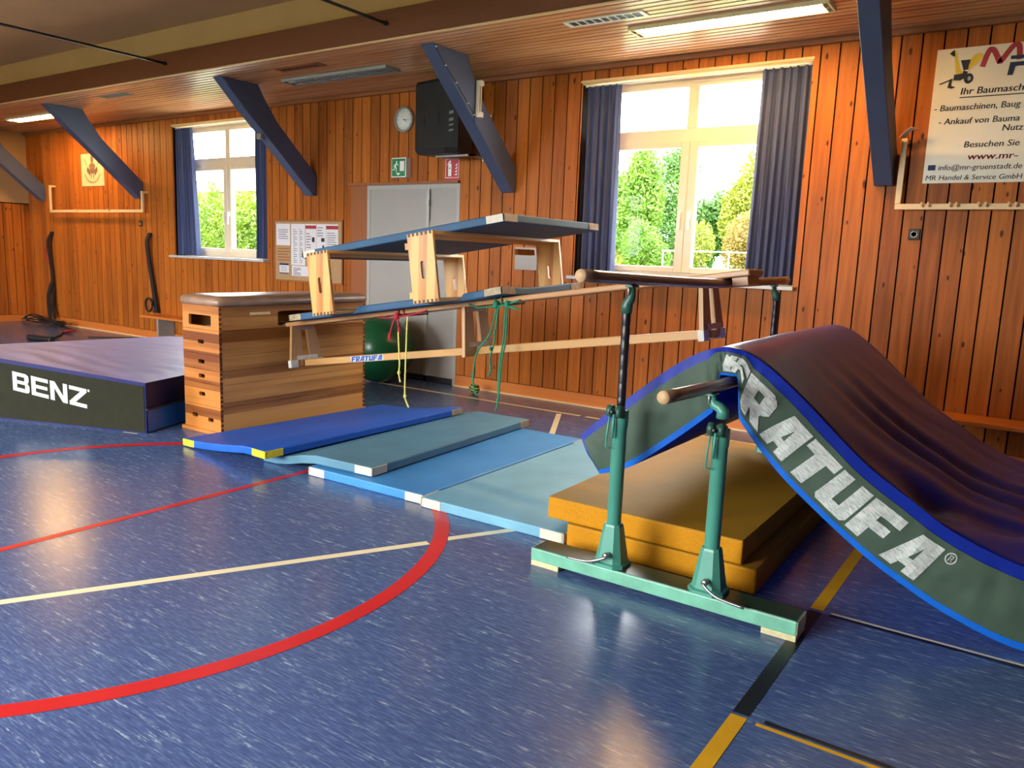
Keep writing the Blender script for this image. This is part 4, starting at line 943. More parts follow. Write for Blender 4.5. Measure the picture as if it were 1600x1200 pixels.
# ------------------------------------------------------------------ bent soft mat over the low bar
RX2, RZ2, RX1, RZ1 = -1.135, 0.972, -1.535, 1.378
SAG1 = lambda y: 0.040*(max(0, 4.2-y)/1.48)**1.2 + 0.014*max(0, y-4.3)/1.2
SAG2 = lambda y: 0.022*max(0, 3.3-y)/0.65
SEC = [(-1.858, .621, -1.736, .447), (-1.75, .725, -1.648, .478), (-1.648, .811, -1.55, .53), (-1.446, .979, -1.37, .675), (-1.315, 1.07, -1.245, .785), (-1.225, 1.112, -1.185, .84),
       (-1.14, 1.128, -1.135, .87), (-1.055, 1.105, -1.095, .84), (-.96, 1.045, -1.045, .775), (-.82, .925, -.965, .675), (-.68, .79, -.86, .565), (-.54, .665, -.70, .425), (-.38, .555, -.53, .290),
       (-.25, .465, -.39, .20), (-.10, .395, -.21, .101), (.06, .345, .04, .012), (.3, .31, .3, .004), (.55, .29, .55, .004), (.76, .27, .76, .004)]
def y0(x): return 3.35 + (0.21*(x+1.12) if x > -1.12 else 0.0)
def sec(tt):
    p = cat_rom([(a, b, 0) for a, b, _, _ in SEC], tt); q = cat_rom([(c, d_, 0) for _, _, c, d_ in SEC], tt)
    bz_ = max(q.y, 0.003)
    k = abs(q.x-RX2)
    if k < 0.034: bz_ = max(bz_, 1.004)
    elif k < 0.060: bz_ = bz_ + (1.004-bz_)*(1-smoothstep(0.034, 0.060, k))
    return p.x, p.y, q.x, bz_
def crumple(tt, s): return 0.010*noise.noise(Vector((tt*2.3, s*2.0, 3.0))) + 0.006*noise.noise(Vector((tt*6, s*4, 9.0)))
def side(tt, s, off=0.0):
    a, b, c, d_ = sec(tt); x = c+(a-c)*s; z = d_+(b-d_)*s
    bulge = 0.022*math.sin(math.pi*s)
    return Vector((x, y0(x)-bulge+crumple(tt, s)*math.sin(math.pi*max(0.0, min(1, s)))-off, z))
TN = (len(SEC)-1)
tl = [TN*i/160 for i in range(161)] + [5.2+i*0.02 for i in range(101)]
tl = sorted(set(round(v, 4) for v in tl))
LEN = 2.0
def topfold(tt, v):
    # vinyl folds running from the ridge down the slope, stronger on the right side
    x = sec(tt)[0]
    e = min(1, v/0.12, (1-v)/0.06); e = max(0, e)
    right = smoothstep(-1.0, -0.5, x); r2 = smoothstep(-0.45, 0.0, x)
    d_ = v*LEN
    q = d_*4.6 - 1.6*(x+1.1)*right + 1.2*noise.noise(Vector((x*0.8, d_*1.1, 2.0)))
    h = 0.030*right*(abs(math.sin(q*1.5))**0.6-0.65) + 0.012*right*math.sin(q*4.3+3*noise.noise(Vector((x, d_*2, 8))))
    h += 0.035*r2*noise.noise(Vector((x*3.5, d_*3.0, 4.0))) + 0.010*noise.noise(Vector((x*1.5, d_*1.5, 7)))
    h -= 0.07*math.exp(-((x+0.33)/0.10)**2-((d_-0.16)/0.14)**2)
    return h*e
t = Thing('bent_crash_mat', 'thick blue soft mat bent over the low bar, large white letters on its side', 'mat', (-0.5, 4.4, 0.0))
bm = newbm(); rows = []
vt = [0, .004, .012, .025, .05, .08, .11]+[.11+.89*i/44 for i in range(1, 45)]
for tt in tl:
    a, b, c, d_ = sec(tt); nrm = Vector((a-c, 0, b-d_)); nrm = nrm.normalized() if nrm.length > 1e-4 else Vector((0, 0, 1))
    row = []
    for v in vt:
        rd = 0.03*(1-min(1, v/0.015))**2 if v < 0.015 else 0
        row.append(Vector((a, y0(a)+v*LEN, b))+nrm*(topfold(tt, v)-rd*0.6))
    rows.append(row)
_, fs = quadgrid(bm, rows)
for f_ in fs: f_.smooth = True
t.part('top_cover', bm, MT['navyvinyl'])
bm = newbm()
quadgrid(bm, [[Vector((sec(tt)[2], y0(sec(tt)[2])+v*LEN, sec(tt)[3])) for v in (0, 0.5, 1)] for tt in tl])
S_ = [0, .03, .06, .1, .2, .3, .4, .5, .6, .7, .8, .88, .94, 1.0]
quadgrid(bm, [[side(tt, s) for s in S_] for tt in tl])
quadgrid(bm, [[side(tt, s)+Vector((0, LEN, 0)) for s in (0, .5, 1.0)] for tt in tl])
for tt in (0, TN): quadgrid(bm, [[side(tt, s)+Vector((0, LEN*k/6, 0)) for k in range(7)] for s in (0, .5, 1)])
for f_ in bm.faces: f_.smooth = True
t.part('blue_shell', bm, MT['deepblue'])
bm = newbm(); quadgrid(bm, [[side(tt, s, 0.003) for s in [.095+.75*i/14 for i in range(15)]] for tt in tl if 0.06 < tt])
for f_ in bm.faces: f_.smooth = True
sd = t.part('side_panel', bm, MT['sidegreen'], label='green side with white letters')
bm = newbm(); quadgrid(bm, [[side(tt, s, 0.004) for s in (-0.0, .03, .06, .095)] for tt in tl]); t.part('bottom_edging', bm, MT['trimblue'], label='bright blue edging')
# arc-length table along the middle of the side
al = [0.0]; 
for i in range(1, 901):
    p = side(TN*(i-1)/900, 0.4); q = side(TN*i/900, 0.4); al.append(al[-1]+math.hypot(q.x-p.x, q.z-p.z))
def t_at(L_):
    lo, hi = 0, 900
    while hi-lo > 1:
        m_ = (lo+hi)//2
        if al[m_] < L_: lo = m_
        else: hi = m_
    fr_ = (L_-al[lo])/max(1e-9, al[hi]-al[lo]); return TN*(lo+fr_)/900
iA = min(range(901), key=lambda i: abs(TN*i/900-5.75)); LA = al[iA]
iB = min(range(901), key=lambda i: abs(side(TN*i/900, 0.45).x+0.285) if TN*i/900 > 8 else 9); LB = al[iB]
lw = (LB-LA)/7
bm = newbm(); letters(bm, 'FRATUFA', lambda x_, y_, li: side(t_at(LA+x_), 0.16+0.60*y_, 0.006+0.0004*li), lw*0.93, lw*0.07, 0.12, 6); t.part('lettering', bm, MT['letter'], sd)
bm = newbm(); Lr = LB+0.035; ring = []
for a in range(21):
    q = a*math.pi/10; ring.append([side(t_at(Lr+r_*math.cos(q)), 0.70+r_*3.6*math.sin(q), 0.007) for r_ in (0.018, 0.023)])
quadgrid(bm, ring)
for pts in ([(-.008, -.012), (-.004, -.012), (-.004, .012), (-.008, .012)], [(-.006, .009), (.006, .009), (.006, .012), (-.006, .012)], [(.004, .0), (.008, .0), (.008, .012), (.004, .012)], [(-.006, -.001), (.006, -.001), (.006, .002), (-.006, .002)], [(0, 0), (.004, 0), (.009, -.012), (.005, -.012)]):
    bm.faces.new([bm.verts.new(side(t_at(Lr+u), 0.70+v*3.6, 0.007)) for u, v in pts])
t.part('trademark_symbol', bm, MT['letter'], sd)

# ------------------------------------------------------------------ parallel bars
t = Thing('parallel_bars', 'green parallel bars with wooden rails, one rail low under the bent mat', 'parallel bars', (-1.32, 4.2, 0))
for yy in (3.165, 5.28):
    bm = newbm(); box(bm, -1.955, -0.69, yy-0.072, yy+0.072, 0.026, 0.088, bev=0.006); bs = t.part('base_beam', bm, MT['mintbase'])
    bm = newbm(); box(bm, -1.948, -0.697, yy-0.066, yy+0.066, 0.0872, 0.0898, bev=0.001); t.part('top_plate', bm, MT['basetop'], bs)
    for xa, xb in ((-1.955, -1.80), (-0.83, -0.69)):
        bm = newbm(); box(bm, xa, xb, yy-0.07, yy+0.07, 0.0, 0.027, bev=0.003); t.part('base_foot', bm, MT['chip'], bs)
    bm = newbm(); box(bm, -0.6915, -0.688, yy-0.066, yy+0.066, 0.03, 0.085); box(bm, -1.957, -1.9535, yy-0.066, yy+0.066, 0.03, 0.085); t.part('worn_end', bm, MT['chip'], bs)
def upright(px_, yy, ztube, zhead, hx, rz, lever):
    bm = newbm()
    sq = lambda h, z, c=0.35: [(px_+sx_*h*(1 if k else c*1.6), yy+sy_*h*(c*1.6 if k else 1), z) for sx_, sy_, k in ((1, -1, 1), (1, 1, 1), (1, 1, 0), (-1, 1, 0), (-1, 1, 1), (-1, -1, 1), (-1, -1, 0), (1, -1, 0))]
    rows = [sq(0.078, 0.0895), sq(0.078, 0.105), sq(0.066, 0.11), sq(0.040, 0.275), sq(0.036, 0.285)]
    vs, _ = quadgrid(bm, rows, closed_v=True); bm.faces.new(vs[0]); bm.faces.new(vs[-1]); ft = t.part('cast_foot', bm, MT['mint'])
    bm = newbm(); lathe(bm, [(0.031, 0.28), (0.033, 0.285), (0.033, ztube-0.08), (0.036, ztube-0.075), (0.037, ztube), (0.024, ztube+0.004)], (px_, yy, 0), 24); up = t.part('outer_tube', bm, MT['mint'])
    bm = newbm()
    for s in (-1, 1): lathe(bm, [(0.001, -0.013), (0.026, -0.013), (0.028, 0.0), (0.026, 0.013), (0.001, 0.013)], (px_+s*0.022-0.004, yy-0.045, ztube+0.002), 18, axis='X')
    box(bm, px_-0.04, px_+0.034, yy-0.045, yy-0.015, ztube-0.03, ztube+0.02, bev=0.005); t.part('clamp', bm, MT['darkgreen'], up)
    bm = newbm(); tube(bm, [(px_-0.026, yy-0.052, ztube-0.01), (px_-0.034, yy-0.055, ztube-0.10), (px_-0.038, yy-0.055, ztube-0.165), (px_-0.015, yy-0.052, ztube-0.168)], 0.0045, 6)
    tube(bm, [(px_-0.004, yy-0.055, ztube), (px_-0.008, yy-0.055, ztube-0.12)], 0.007, 8); t.part('clamp_lever', bm, MT['mint'], up)
    bm = newbm(); lathe(bm, [(0.001, -0.012), (0.011, -0.012), (0.011, 0.012)], (px_-0.004, yy-0.075, ztube+0.003), 10, axis='Y'); t.part('clamp_bolt', bm, MT['darksteel'], up)
    if zhead-ztube > 0.1:
        bm = newbm(); prof = [(0.019, ztube)]
        n_ = int((zhead-ztube)/0.06)
        for k in range(1, n_+1):
            z = ztube+(zhead-ztube)*k/n_; prof += [(0.0195, z-0.008), (0.0175, z-0.004), (0.0195, z)]
        lathe(bm, prof, (px_, yy, 0), 16); t.part('inner_tube', bm, MT['darksteel'])
    bm = newbm(); dz = rz-0.03-zhead
    tube(bm, [(px_, yy, zhead-0.012), (px_, yy, zhead+dz*0.20), (px_+(hx-px_)*0.25, yy, zhead+dz*0.36), (hx-(hx-px_)*0.2, yy, zhead+dz*0.50), (hx, yy, zhead+dz*0.64), (hx, yy, rz-0.03)], 0.02, 14, radii=[0.026, 0.026, 0.023, 0.021, 0.017, 0.015])
    box(bm, hx-0.018, hx+0.018, yy-0.035, yy+0.035, rz-0.036, rz-0.026, bev=0.003); hd = t.part('swivel_head', bm, MT['mint'] if zhead < 1 else MT['darkgreen'])
    bm = newbm(); tube(bm, [(hx-0.006, yy-0.02, rz-0.07), (hx-0.006, yy-0.02, rz-0.03)], 0.006, 8); t.part('head_pin', bm, MT['galv'], hd)
    if lever:
        b = newbm(); tube(b, spline([(px_+0.012, yy-0.078, 0.155), (px_+0.012, yy-0.10, 0.148), (px_+lever[0]*0.4, yy-0.11, 0.115), (px_+lever[0], yy-0.105, lever[1])], 5), 0.0065, 8)
        lathe(b, [(0.001, -0.012), (0.014, -0.012), (0.014, 0.012)], (px_+0.012, yy-0.085, 0.155), 12, axis='Y'); t.part('crank_handle', b, MT['steel'], ft)
upright(-1.555, 3.165, 0.815, 1.265, RX1, RZ1+SAG1(3.165), (-0.18, 0.105))
upright(-1.085, 3.165, 0.805, 0.86, RX2, RZ2+SAG2(3.165), (0.19, 0.10))
upright(-1.515, 5.28, 0.79, 1.275, RX1, RZ1+SAG1(5.28), None)
upright(-1.085, 5.28, 0.79, 0.86, RX2, RZ2, None)
for xx, zz, ya, yb_ in ((RX1, RZ1, 2.70, 5.55), (RX2, RZ2, 2.65, 5.5)):
    bm = newbm(); n_ = 24
    sag = SAG1 if zz > 1.2 else SAG2
    tube(bm, [(xx, ya+0.004+(yb_-ya)*k/n_, zz+sag(ya+(yb_-ya)*k/n_)) for k in range(n_+1)], 0.026, 20)
    r_ = t.part('rail', bm, MT['rail'])
    bm = newbm(); zz0 = zz+sag(ya); lathe(bm, [(0.0, -0.002), (0.0245, 0.0), (0.026, 0.006)], (xx, ya, zz0), 20, axis='Y'); t.part('rail_end', bm, MT['railend'], r_)

# ------------------------------------------------------------------ long gym bench (rising to the bars)
BA = math.atan(0.1545); cA, sA = math.cos(BA), math.sin(BA)
BP = Vector((-5.215, 4.30, 0.855))
def bn(u, v, w): return Vector((BP.x+u*cA-w*sA, BP.y+v, BP.z+u*sA+w*cA))
t = Thing('gym_bench', 'long wooden gym bench hooked between vaulting box and parallel bars', 'bench', bn(1.9, 0.12, 0))
PL = 3.87
bm = newbm(); box(bm, 0, PL, 0, 0.25, -0.017, 0.019, bev=0.008, f=bn, cuts=(10, 1, 1)); t.part('seat_plank', bm, MT['bench'])
bm = newbm(); box(bm, PL-0.20, PL-0.11, 0.03, 0.22, -0.068, -0.017, bev=0.003, f=lambda u, v, w: bn(u+0.09, v, w)); t.part('hook_block', bm, MT['bench'])
bm = newbm(); box(bm, -0.09, 0.02, 0.05, 0.20, -0.012, 0.012, f=bn); t.part('hook_plate', bm, MT['galv'])
bm = newbm(); box(bm, 0.05, 3.62, 0.098, 0.152, -0.352, -0.298, bev=0.006, f=bn, cuts=(10, 1, 1)); be = t.part('balance_beam', bm, MT['benchbeam'])
def slatleg(u, feet):
    bm = newbm(); th = 0.026; top, bot = -0.017, -0.345 if feet else -0.36
    f = lambda v, w, k: bn(u+k, v, w)
    a0, a1, b0, b1 = 0.005, 0.245, -0.045, 0.295
    lerp = lambda p, q, s: p+(q-p)*s
    def vv(e0, e1, w): return lerp(e0, e1, (top-w)/(top-bot))
    wi0, wi1 = -0.06, -0.285
    for side_ in (0, 1):
        eo = (a0, b0) if side_ == 0 else (a1, b1); ei = (0.095, 0.085) if side_ == 0 else (0.155, 0.165)
        prism(bm, [(eo[0], top), (ei[0], top), (ei[1], bot), (eo[1], bot)] , f, 0, th)
    lg = t.part('leg', bm, MT['benchleg'])
    bm = newbm(); box(bm, u+th, u+th+0.004, 0.03, 0.23, -0.05, -0.018, f=bn); t.part('metal_bracket', bm, MT['galv'], lg)
    bm = newbm(); box(bm, u+th, u+th+0.004, 0.02, 0.24, -0.295, -0.262, f=bn); t.part('metal_bracket', bm, MT['galv'], lg)
    if feet:
        for s in (0, 1):
            bm = newbm(); v0 = b0-0.006 if s == 0 else b1-0.075; box(bm, u-0.006, u+th+0.006, v0, v0+0.08, bot-0.012, bot+0.05, bev=0.004, f=bn); t.part('rubber_foot', bm, MT['rubber'], lg)
slatleg(0.05, True); slatleg(1.86, False); slatleg(3.575, True)
bm = newbm(); ub = 0.62
prism(bm, [(ub, -0.347), (ub+0.36, -0.347), (ub+0.36, -0.303), (ub, -0.303)], lambda a, b_, k: bn(a, 0.098-k, b_), 0, 0.0008); st = t.part('sticker', bm, MT['letterbenz'], be)
bm = newbm(); letters(bm, 'FRATUFA', lambda x_, y_, li: bn(ub+0.012+x_, 0.0968-0.0001*li, -0.345+0.040*y_), 0.045, 0.003, 0.25, 2); t.part('lettering', bm, MT['stickerblue'], st)
# mats on the bench
def onbench(x0_, yv, u0, dz, curl=None):
    def press(q):   # the foam is squashed under the two box frames
        return max(smoothstep(a-0.05, a+0.0, q)*(1-smoothstep(b, b+0.05, q)) for a, b in ((0.690, 0.945), (1.690, 1.945)))
    return lambda u, v, w: bn(u0+u, v+yv-BP.y, 0.0195+dz+w*(1-0.86*press(u0+u))+(curl(u, v)*(1-press(u0+u)) if curl else 0))
gym_mat('gym_mat', 'blue gym mat lying on the sloping bench under two wooden box frames', onbench(0, 4.17, 0.21, 0.0, lambda u, v: (0.035*smoothstep(1.80, 2.1, u)*abs(v-0.3)/0.7 - 0.0)), 2.10, 1.02, 0.052, MT['matdull'], [MT['patchworn'], MT['patchworn']], cuts=(84, 8, 1), group='gym mats on the sloping bench')
# wooden box frames standing on edge
def box_frame(u0, label, pegs, tilt=0.0):
    Wd, H, Ln, th = 0.222, 0.462, 1.60, 0.02; w0 = 0.0285
    yv = 3.985
    def f(a, b_, c):  # a across, b depth, c height
        return bn(u0+a+0.0*c, yv+b_-BP.y, w0+c)
    t = Thing('box_frame', label, 'box frame', f(Wd/2, Ln/2, 0), 'vaulting box frames on the bench')
    for yb0 in (0.0, Ln-th):
        bm = newbm(); plate_hole(bm, 0, Wd, 0, H, Wd/2, H*0.47, 0.016, 0.058, lambda u, v, w: f(u, yb0+w, v), 0, th); ep = t.part('end_panel', bm, MT['frame'])
        bm = newbm()
        for k in range(6):
            a = Wd*(k+0.25)/6; front = yb0-0.0008 if yb0 == 0 else yb0+th-0.001
            for c0 in (0.0005, H-th): box(bm, a, a+Wd/12, front, front+0.0018, c0, c0+th, f=f)
        t.part('finger_joint', bm, MT['endgrain'], ep)
    for c0 in (0.001, H-th-0.001):
        bm = newbm(); box(bm, 0.002, Wd-0.002, th, Ln-th, c0, c0+th, f=f); t.part('side_board', bm, MT['frameboard'])
    if pegs:
        for c0 in (0.035, H-0.10):
            bm = newbm(); box(bm, -0.03, 0.002, 0.002, 0.05, c0, c0+0.045, f=f, bev=0.002); t.part('locating_peg', bm, MT['frame'])
            bm = newbm(); box(bm, -0.03, 0.002, Ln-0.3, Ln-0.05, c0, c0+0.045, f=f, bev=0.002); t.part('locating_peg', bm, MT['frame'])
box_frame(0.705, 'left wooden box frame standing upright on the bench, pale slotted end facing front', False)
box_frame(1.705, 'right wooden box frame with a reddish stripe standing upright on the bench', True)
gym_mat('gym_mat', 'blue gym mat lying as a roof on the two wooden box frames', lambda u, v, w: bn(0.44+u, v+4.18-BP.y, 0.0285+0.4625+w), 1.93, 1.25, 0.055, MT['matdull'], [MT['patchwhite'], MT['patchworn']], cuts=(10, 8, 1), group='gym mats on the sloping bench')

# ------------------------------------------------------------------ ropes
def rope(bm, pts, r=0.006): tube(bm, spline(pts, 6), r, 7)
def knot(bm, c, r=0.013):
    lathe(bm, [(max(1e-6, r*math.sin(math.pi*k/8)), -r*1.3*math.cos(math.pi*k/8)) for k in range(9)], c, 10)
def bnx(x, v, w):
    u = (x-BP.x)/cA; return bn(u, v, w)
def loop(bm, x, r=0.006):
    ps = [bnx(x, v, w) for v, w in ((-0.008, 0.0), (-0.008, -0.027), (0.12, -0.028), (0.258, -0.027), (0.258, 0.0), (0.25, 0.027), (0.12, 0.027), (-0.004, 0.027), (-0.008, 0.0))]
    tube(bm, ps, r, 7)
t = Thing('skipping_rope', 'red skipping rope tied round the bench above the green ball', 'rope', (-3.95, 4.29, 1.03), 'ropes tied round the bench')
bm = newbm(); loop(bm, -3.95); loop(bm, -3.90)
rope(bm, [bnx(-4.16, -0.012, -0.022), bnx(-4.05, -0.018, -0.035), (-3.95, 4.275, 1.015), bnx(-3.80, -0.02, -0.028), bnx(-3.68, -0.012, -0.01)]); knot(bm, (-3.95, 4.275, 1.02), 0.022)
rope(bm, [(-3.97, 4.275, 1.01), (-3.99, 4.27, 0.95), (-4.01, 4.27, 0.89)], 0.007); rope(bm, [(-3.94, 4.275, 1.01), (-3.93, 4.27, 0.96), (-3.925, 4.27, 0.92)], 0.007); t.part('cord', bm, MT['ropered'])
for c in ((-4.015, 4.27, 0.865), (-3.922, 4.27, 0.915)):
    bm = newbm(); tube(bm, [(c[0]+0.002, c[1], c[2]+0.03), (c[0], c[1], c[2]-0.025)], 0.011, 10); t.part('handle', bm, MT['ropered'])
t = Thing('gymnastics_rope', 'pale yellow rope hanging from the red knot below the bench', 'rope', (-3.88, 4.27, 0.4), 'ropes tied round the bench')
bm = newbm(); rope(bm, [(-3.922, 4.262, 0.91), (-3.915, 4.262, 0.80), (-3.905, 4.262, 0.68), (-3.91, 4.262, 0.60), (-3.895, 4.262, 0.54)]); knot(bm, (-3.91, 4.262, 0.61), 0.012)
rope(bm, [bnx(-3.86, -0.010, -0.03), (-3.855, 4.28, 0.95), (-3.85, 4.27, 0.8), (-3.855, 4.27, 0.62), (-3.855, 4.27, 0.45), (-3.84, 4.27, 0.40), (-3.815, 4.27, 0.36)]); knot(bm, (-3.855, 4.27, 0.44), 0.012); t.part('cord', bm, MT['ropeyellow'])
t = Thing('gymnastics_rope', 'green rope tied round the bench with knotted ends hanging', 'rope', (-3.05, 4.28, 0.5), 'ropes tied round the bench')
bm = newbm(); loop(bm, -3.08); loop(bm, -3.03)
rope(bm, [bnx(-3.30, -0.012, 0.0), bnx(-3.22, -0.018, -0.03), bnx(-3.10, -0.02, -0.035), bnx(-2.98, -0.02, -0.03), bnx(-2.88, -0.014, -0.01)])
rope(bm, [bnx(-3.02, -0.02, -0.03), bnx(-2.95, -0.035, -0.05), bnx(-2.88, -0.035, -0.075), bnx(-2.94, -0.03, -0.05), bnx(-3.02, -0.02, -0.03)])
knot(bm, bnx(-3.07, -0.02, -0.025), 0.022); knot(bm, bnx(-2.98, -0.022, -0.03), 0.02)
rope(bm, [bnx(-3.06, -0.02, -0.03), (-3.10, 4.27, 0.97), (-3.18, 4.26, 0.86), (-3.19, 4.235, 0.80), (-3.205, 4.235, 0.66), (-3.195, 4.235, 0.58), (-3.17, 4.235, 0.54)]); knot(bm, (-3.205, 4.235, 0.67), 0.011)
rope(bm, [bnx(-3.05, -0.02, -0.03), (-3.055, 4.27, 1.0), (-3.06, 4.26, 0.9), (-3.07, 4.235, 0.80), (-3.06, 4.235, 0.72), (-3.085, 4.235, 0.68)]); knot(bm, (-3.057, 4.265, 0.98), 0.011); knot(bm, (-3.07, 4.24, 0.87), 0.011)
rope(bm, [bnx(-2.99, -0.02, -0.03), (-2.985, 4.265, 0.95), (-2.985, 4.235, 0.80), (-2.995, 4.235, 0.62), (-2.99, 4.235, 0.53), (-3.01, 4.235, 0.45)]); knot(bm, (-2.992, 4.235, 0.53), 0.012)
rope(bm, [bnx(-2.975, -0.02, -0.03), (-2.968, 4.265, 0.93), (-2.972, 4.235, 0.80), (-2.985, 4.235, 0.60), (-2.99, 4.235, 0.54)]); t.part('cord', bm, MT['ropegreen'])

# ------------------------------------------------------------------ vaulting box
VX0, VX1, VY0, VY1 = -5.735, -5.265, 3.705, 5.265
t = Thing('vaulting_box', 'wooden vaulting box with leather top between the tall mat and the bench', 'vaulting box', ((VX0+VX1)/2, (VY0+VY1)/2, 0))
ZS = [0.03, 0.225, 0.405, 0.515, 0.635, 0.83, 1.02]
th = 0.024
for i, (za, zb) in enumerate(zip(ZS, ZS[1:])):
    zb_ = zb-0.0025
    sg = bpy.data.objects.new('box_segment', None); COL.objects.link(sg); sg.parent = t.o; sg.empty_display_size = 0.1
    for ya, w0_, w1_ in ((VY0, 0, th), (VY1-th, 0, th)):
        bm = newbm(); f = lambda u, v, w, ya=ya: Vector((u, ya+w, v))
        if i == 0:
            xm = (VX0+VX1)/2
            plate_hole(bm, VX0, xm, za, zb_, VX0+0.135, (za+zb_)/2+0.005, 0.034, 0.016, f, 0, th, round_=0.5, mi=0); plate_hole(bm, xm, VX1, za, zb_, VX1-0.13, (za+zb_)/2-0.012, 0.034, 0.016, f, 0, th, round_=0.5)
        elif i == 5:
            plate_hole(bm, VX0, VX1, za, zb_, (VX0+VX1)/2-0.01, 0.90, 0.145, 0.042, f, 0, th, round_=0.3)
        else:
            plate_hole(bm, VX0, VX1, za, zb_, (VX0+VX1)/2, (za+zb_)/2, 0.04, 0.016, f, 0, th, round_=0.8)
        t.part('end_panel', bm, MT['boxshort'], sg)
    for xa in (VX0, VX1-th):
        bm = newbm()
        if i == 5 and xa > VX0:
            f = lambda u, v, w: Vector((VX1-th+w, u, v))
            plate_hole(bm, 4.00, VY1-th, za, zb_, 4.545, 0.908, 0.28, 0.060, f, 0, th, round_=0.35)
            box(bm, xa, xa+th, VY0+th, 4.00, za, zb_)
        else: box(bm, xa, xa+th, VY0+th, VY1-th, za, zb_)
        t.part('long_board', bm, MT['boxlong'], sg)
    bm = newbm(); n_ = max(3, int((zb-za)/0.034))
    for k in range(n_):
        z = za+(zb_-za)*(k+0.2)/n_; dz = (zb_-za)/n_*0.5
        box(bm, VX1-0.001, VX1+0.0008, VY0+0.001, VY0+th, z, z+dz); box(bm, VX1-0.001, VX1+0.0008, VY1-th, VY1-0.001, z, z+dz)
    t.part('finger_joint', bm, MT['endgrain'], sg)
bm = newbm(); box(bm, VX0-0.025, VX1+0.004, VY0-0.02, VY1+0.02, 0.0, 0.03, bev=0.006); t.part('plinth', bm, MT['boxshort'])
bm = newbm(); rows = []
prof = [(0.0, 1.02), (0.018, 1.022), (0.026, 1.045), (0.022, 1.07), (0.006, 1.088), (-0.04, 1.098), (-0.12, 1.103)]
def rrect(o, z, n=8, r=0.05):
    out = []; x0_, x1_, y0_, y1_ = VX0-o, VX1+o, VY0-o, VY1+o
    for cx, cy_, a0 in ((x1_-r, y1_-r, 0), (x0_+r, y1_-r, 90), (x0_+r, y0_+r, 180), (x1_-r, y0_+r, 270)):
        for k in range(n+1):
            a = math.radians(a0+90*k/n); out.append((cx+r*math.cos(a), cy_+r*math.sin(a), z))
    return out
vs, fs = quadgrid(bm, [rrect(o_, z) for o_, z in prof], closed_v=True)
for f_ in fs: f_.smooth = True
bm.faces.new(vs[-1]); bm.faces.new(vs[0]); t.part('leather_top', bm, MT['leather'])
bm = newbm(); box(bm, VX1, VX1+0.001, 3.99, 4.19, 0.945, 0.967); t.part('paper_strip', bm, MT['trimwood'])
bm = newbm(); 
for i, z in enumerate(ZS[1:6]):
    for yy in (VY0+0.06, VY1-0.06): lathe(bm, [(0.0, 0.0015), (0.005, 0.001), (0.006, 0)], (VX1, yy, z+0.06), 8, axis='X')
t.part('screw_heads', bm, MT['galv'], kind='stuff')
# ------------------------------------------------------------------ outside
def ground(x, y):
    return 0.78 + 0.47*smoothstep(9.5, 15, y) + 0.5*smoothstep(16, 45, y)
bm = newbm(); _, fs = quadgrid(bm, [[Vector((-60+i*2.2, 7.5+j*1.6, ground(-60+i*2.2, 7.5+j*1.6)+0.05*noise.noise(Vector((i*0.7, j*0.7, 0))))) for j in range(36)] for i in range(40)])
o = obj('lawn', bm, MT['grass']); o['kind'] = 'structure'
bm = newbm(); box(bm, -30, 20, 7.31, 12.0, 0.6, 0.98); o = obj('added_bounce_strip', bm, MT['bounce']); o['kind'] = 'structure'  # unseen pale strip, added to throw daylight up onto the ceiling
bm = newbm(); bm.faces.new([bm.verts.new(v) for v in ((-60, -7.5, 0.0), (60, -7.5, 0.0), (60, -60, 0.0), (-60, -60, 0.0))]); o = obj('yard_ground', bm, MT['grass']); o['kind'] = 'structure'
def leaves(bm, blobs, n, size, seed):
    rn = random.Random(seed); tot = sum(b[3]*b[4]*b[5] for b in blobs)**1.0
    for (cx, cy_, cz, rx, ry, rz) in blobs:
        for k in range(int(n*(rx*ry*rz)/tot)):
            while True:
                p = Vector((rn.uniform(-1, 1), rn.uniform(-1, 1), rn.uniform(-1, 1)))
                if 0.35 < p.length < 1.0+0.15*noise.noise(p*2.5): break
            c = Vector((cx+p.x*rx, cy_+p.y*ry, cz+p.z*rz))
            a = Vector((rn.gauss(0, 1), rn.gauss(0, 1), rn.gauss(0, 1))).normalized(); b = a.orthogonal().normalized(); s = size*rn.uniform(0.6, 1.3)
            q = a.cross(b)
            bm.faces.new([bm.verts.new(c+v*s) for v in (a*0.9, b*0.45, -a*0.9, -b*0.45)])
def tree(label, x, y, blobs, n, size, mat, seed, trunk=0.08, cat='tree', name='tree', group='trees outside the windows'):
    z = ground(x, y); t = Thing(name, label, cat, (x, y, z), group)
    bm = newbm(); top = max(b[2] for b in blobs)
    tube(bm, [(x, y, z-0.1), (x+0.03, y, z+(top-z)*0.4), (x, y, top)], trunk, 8, radii=[trunk, trunk*0.8, trunk*0.3])
    rn = random.Random(seed)
    for b in blobs: tube(bm, [(x, y, z+(b[2]-z)*0.5), (b[0], b[1], b[2])], trunk*0.35, 6)
    t.part('trunk', bm, MT['bark'])
    bm = newbm(); leaves(bm, blobs, n, size, seed); t.part('crown', bm, mat)
tree('tall fresh green tree in left pane of the near window', -7.72, 16.2, [(-7.75, 16.2, 2.75, 0.50, 0.5, 0.95), (-7.7, 16.1, 3.45, 0.36, 0.4, 0.55), (-7.95, 16.2, 2.3, 0.45, 0.5, 0.7), (-8.35, 16.4, 2.6, 0.35, 0.4, 0.9)], 14000, 0.05, MT['leafa'], 1)
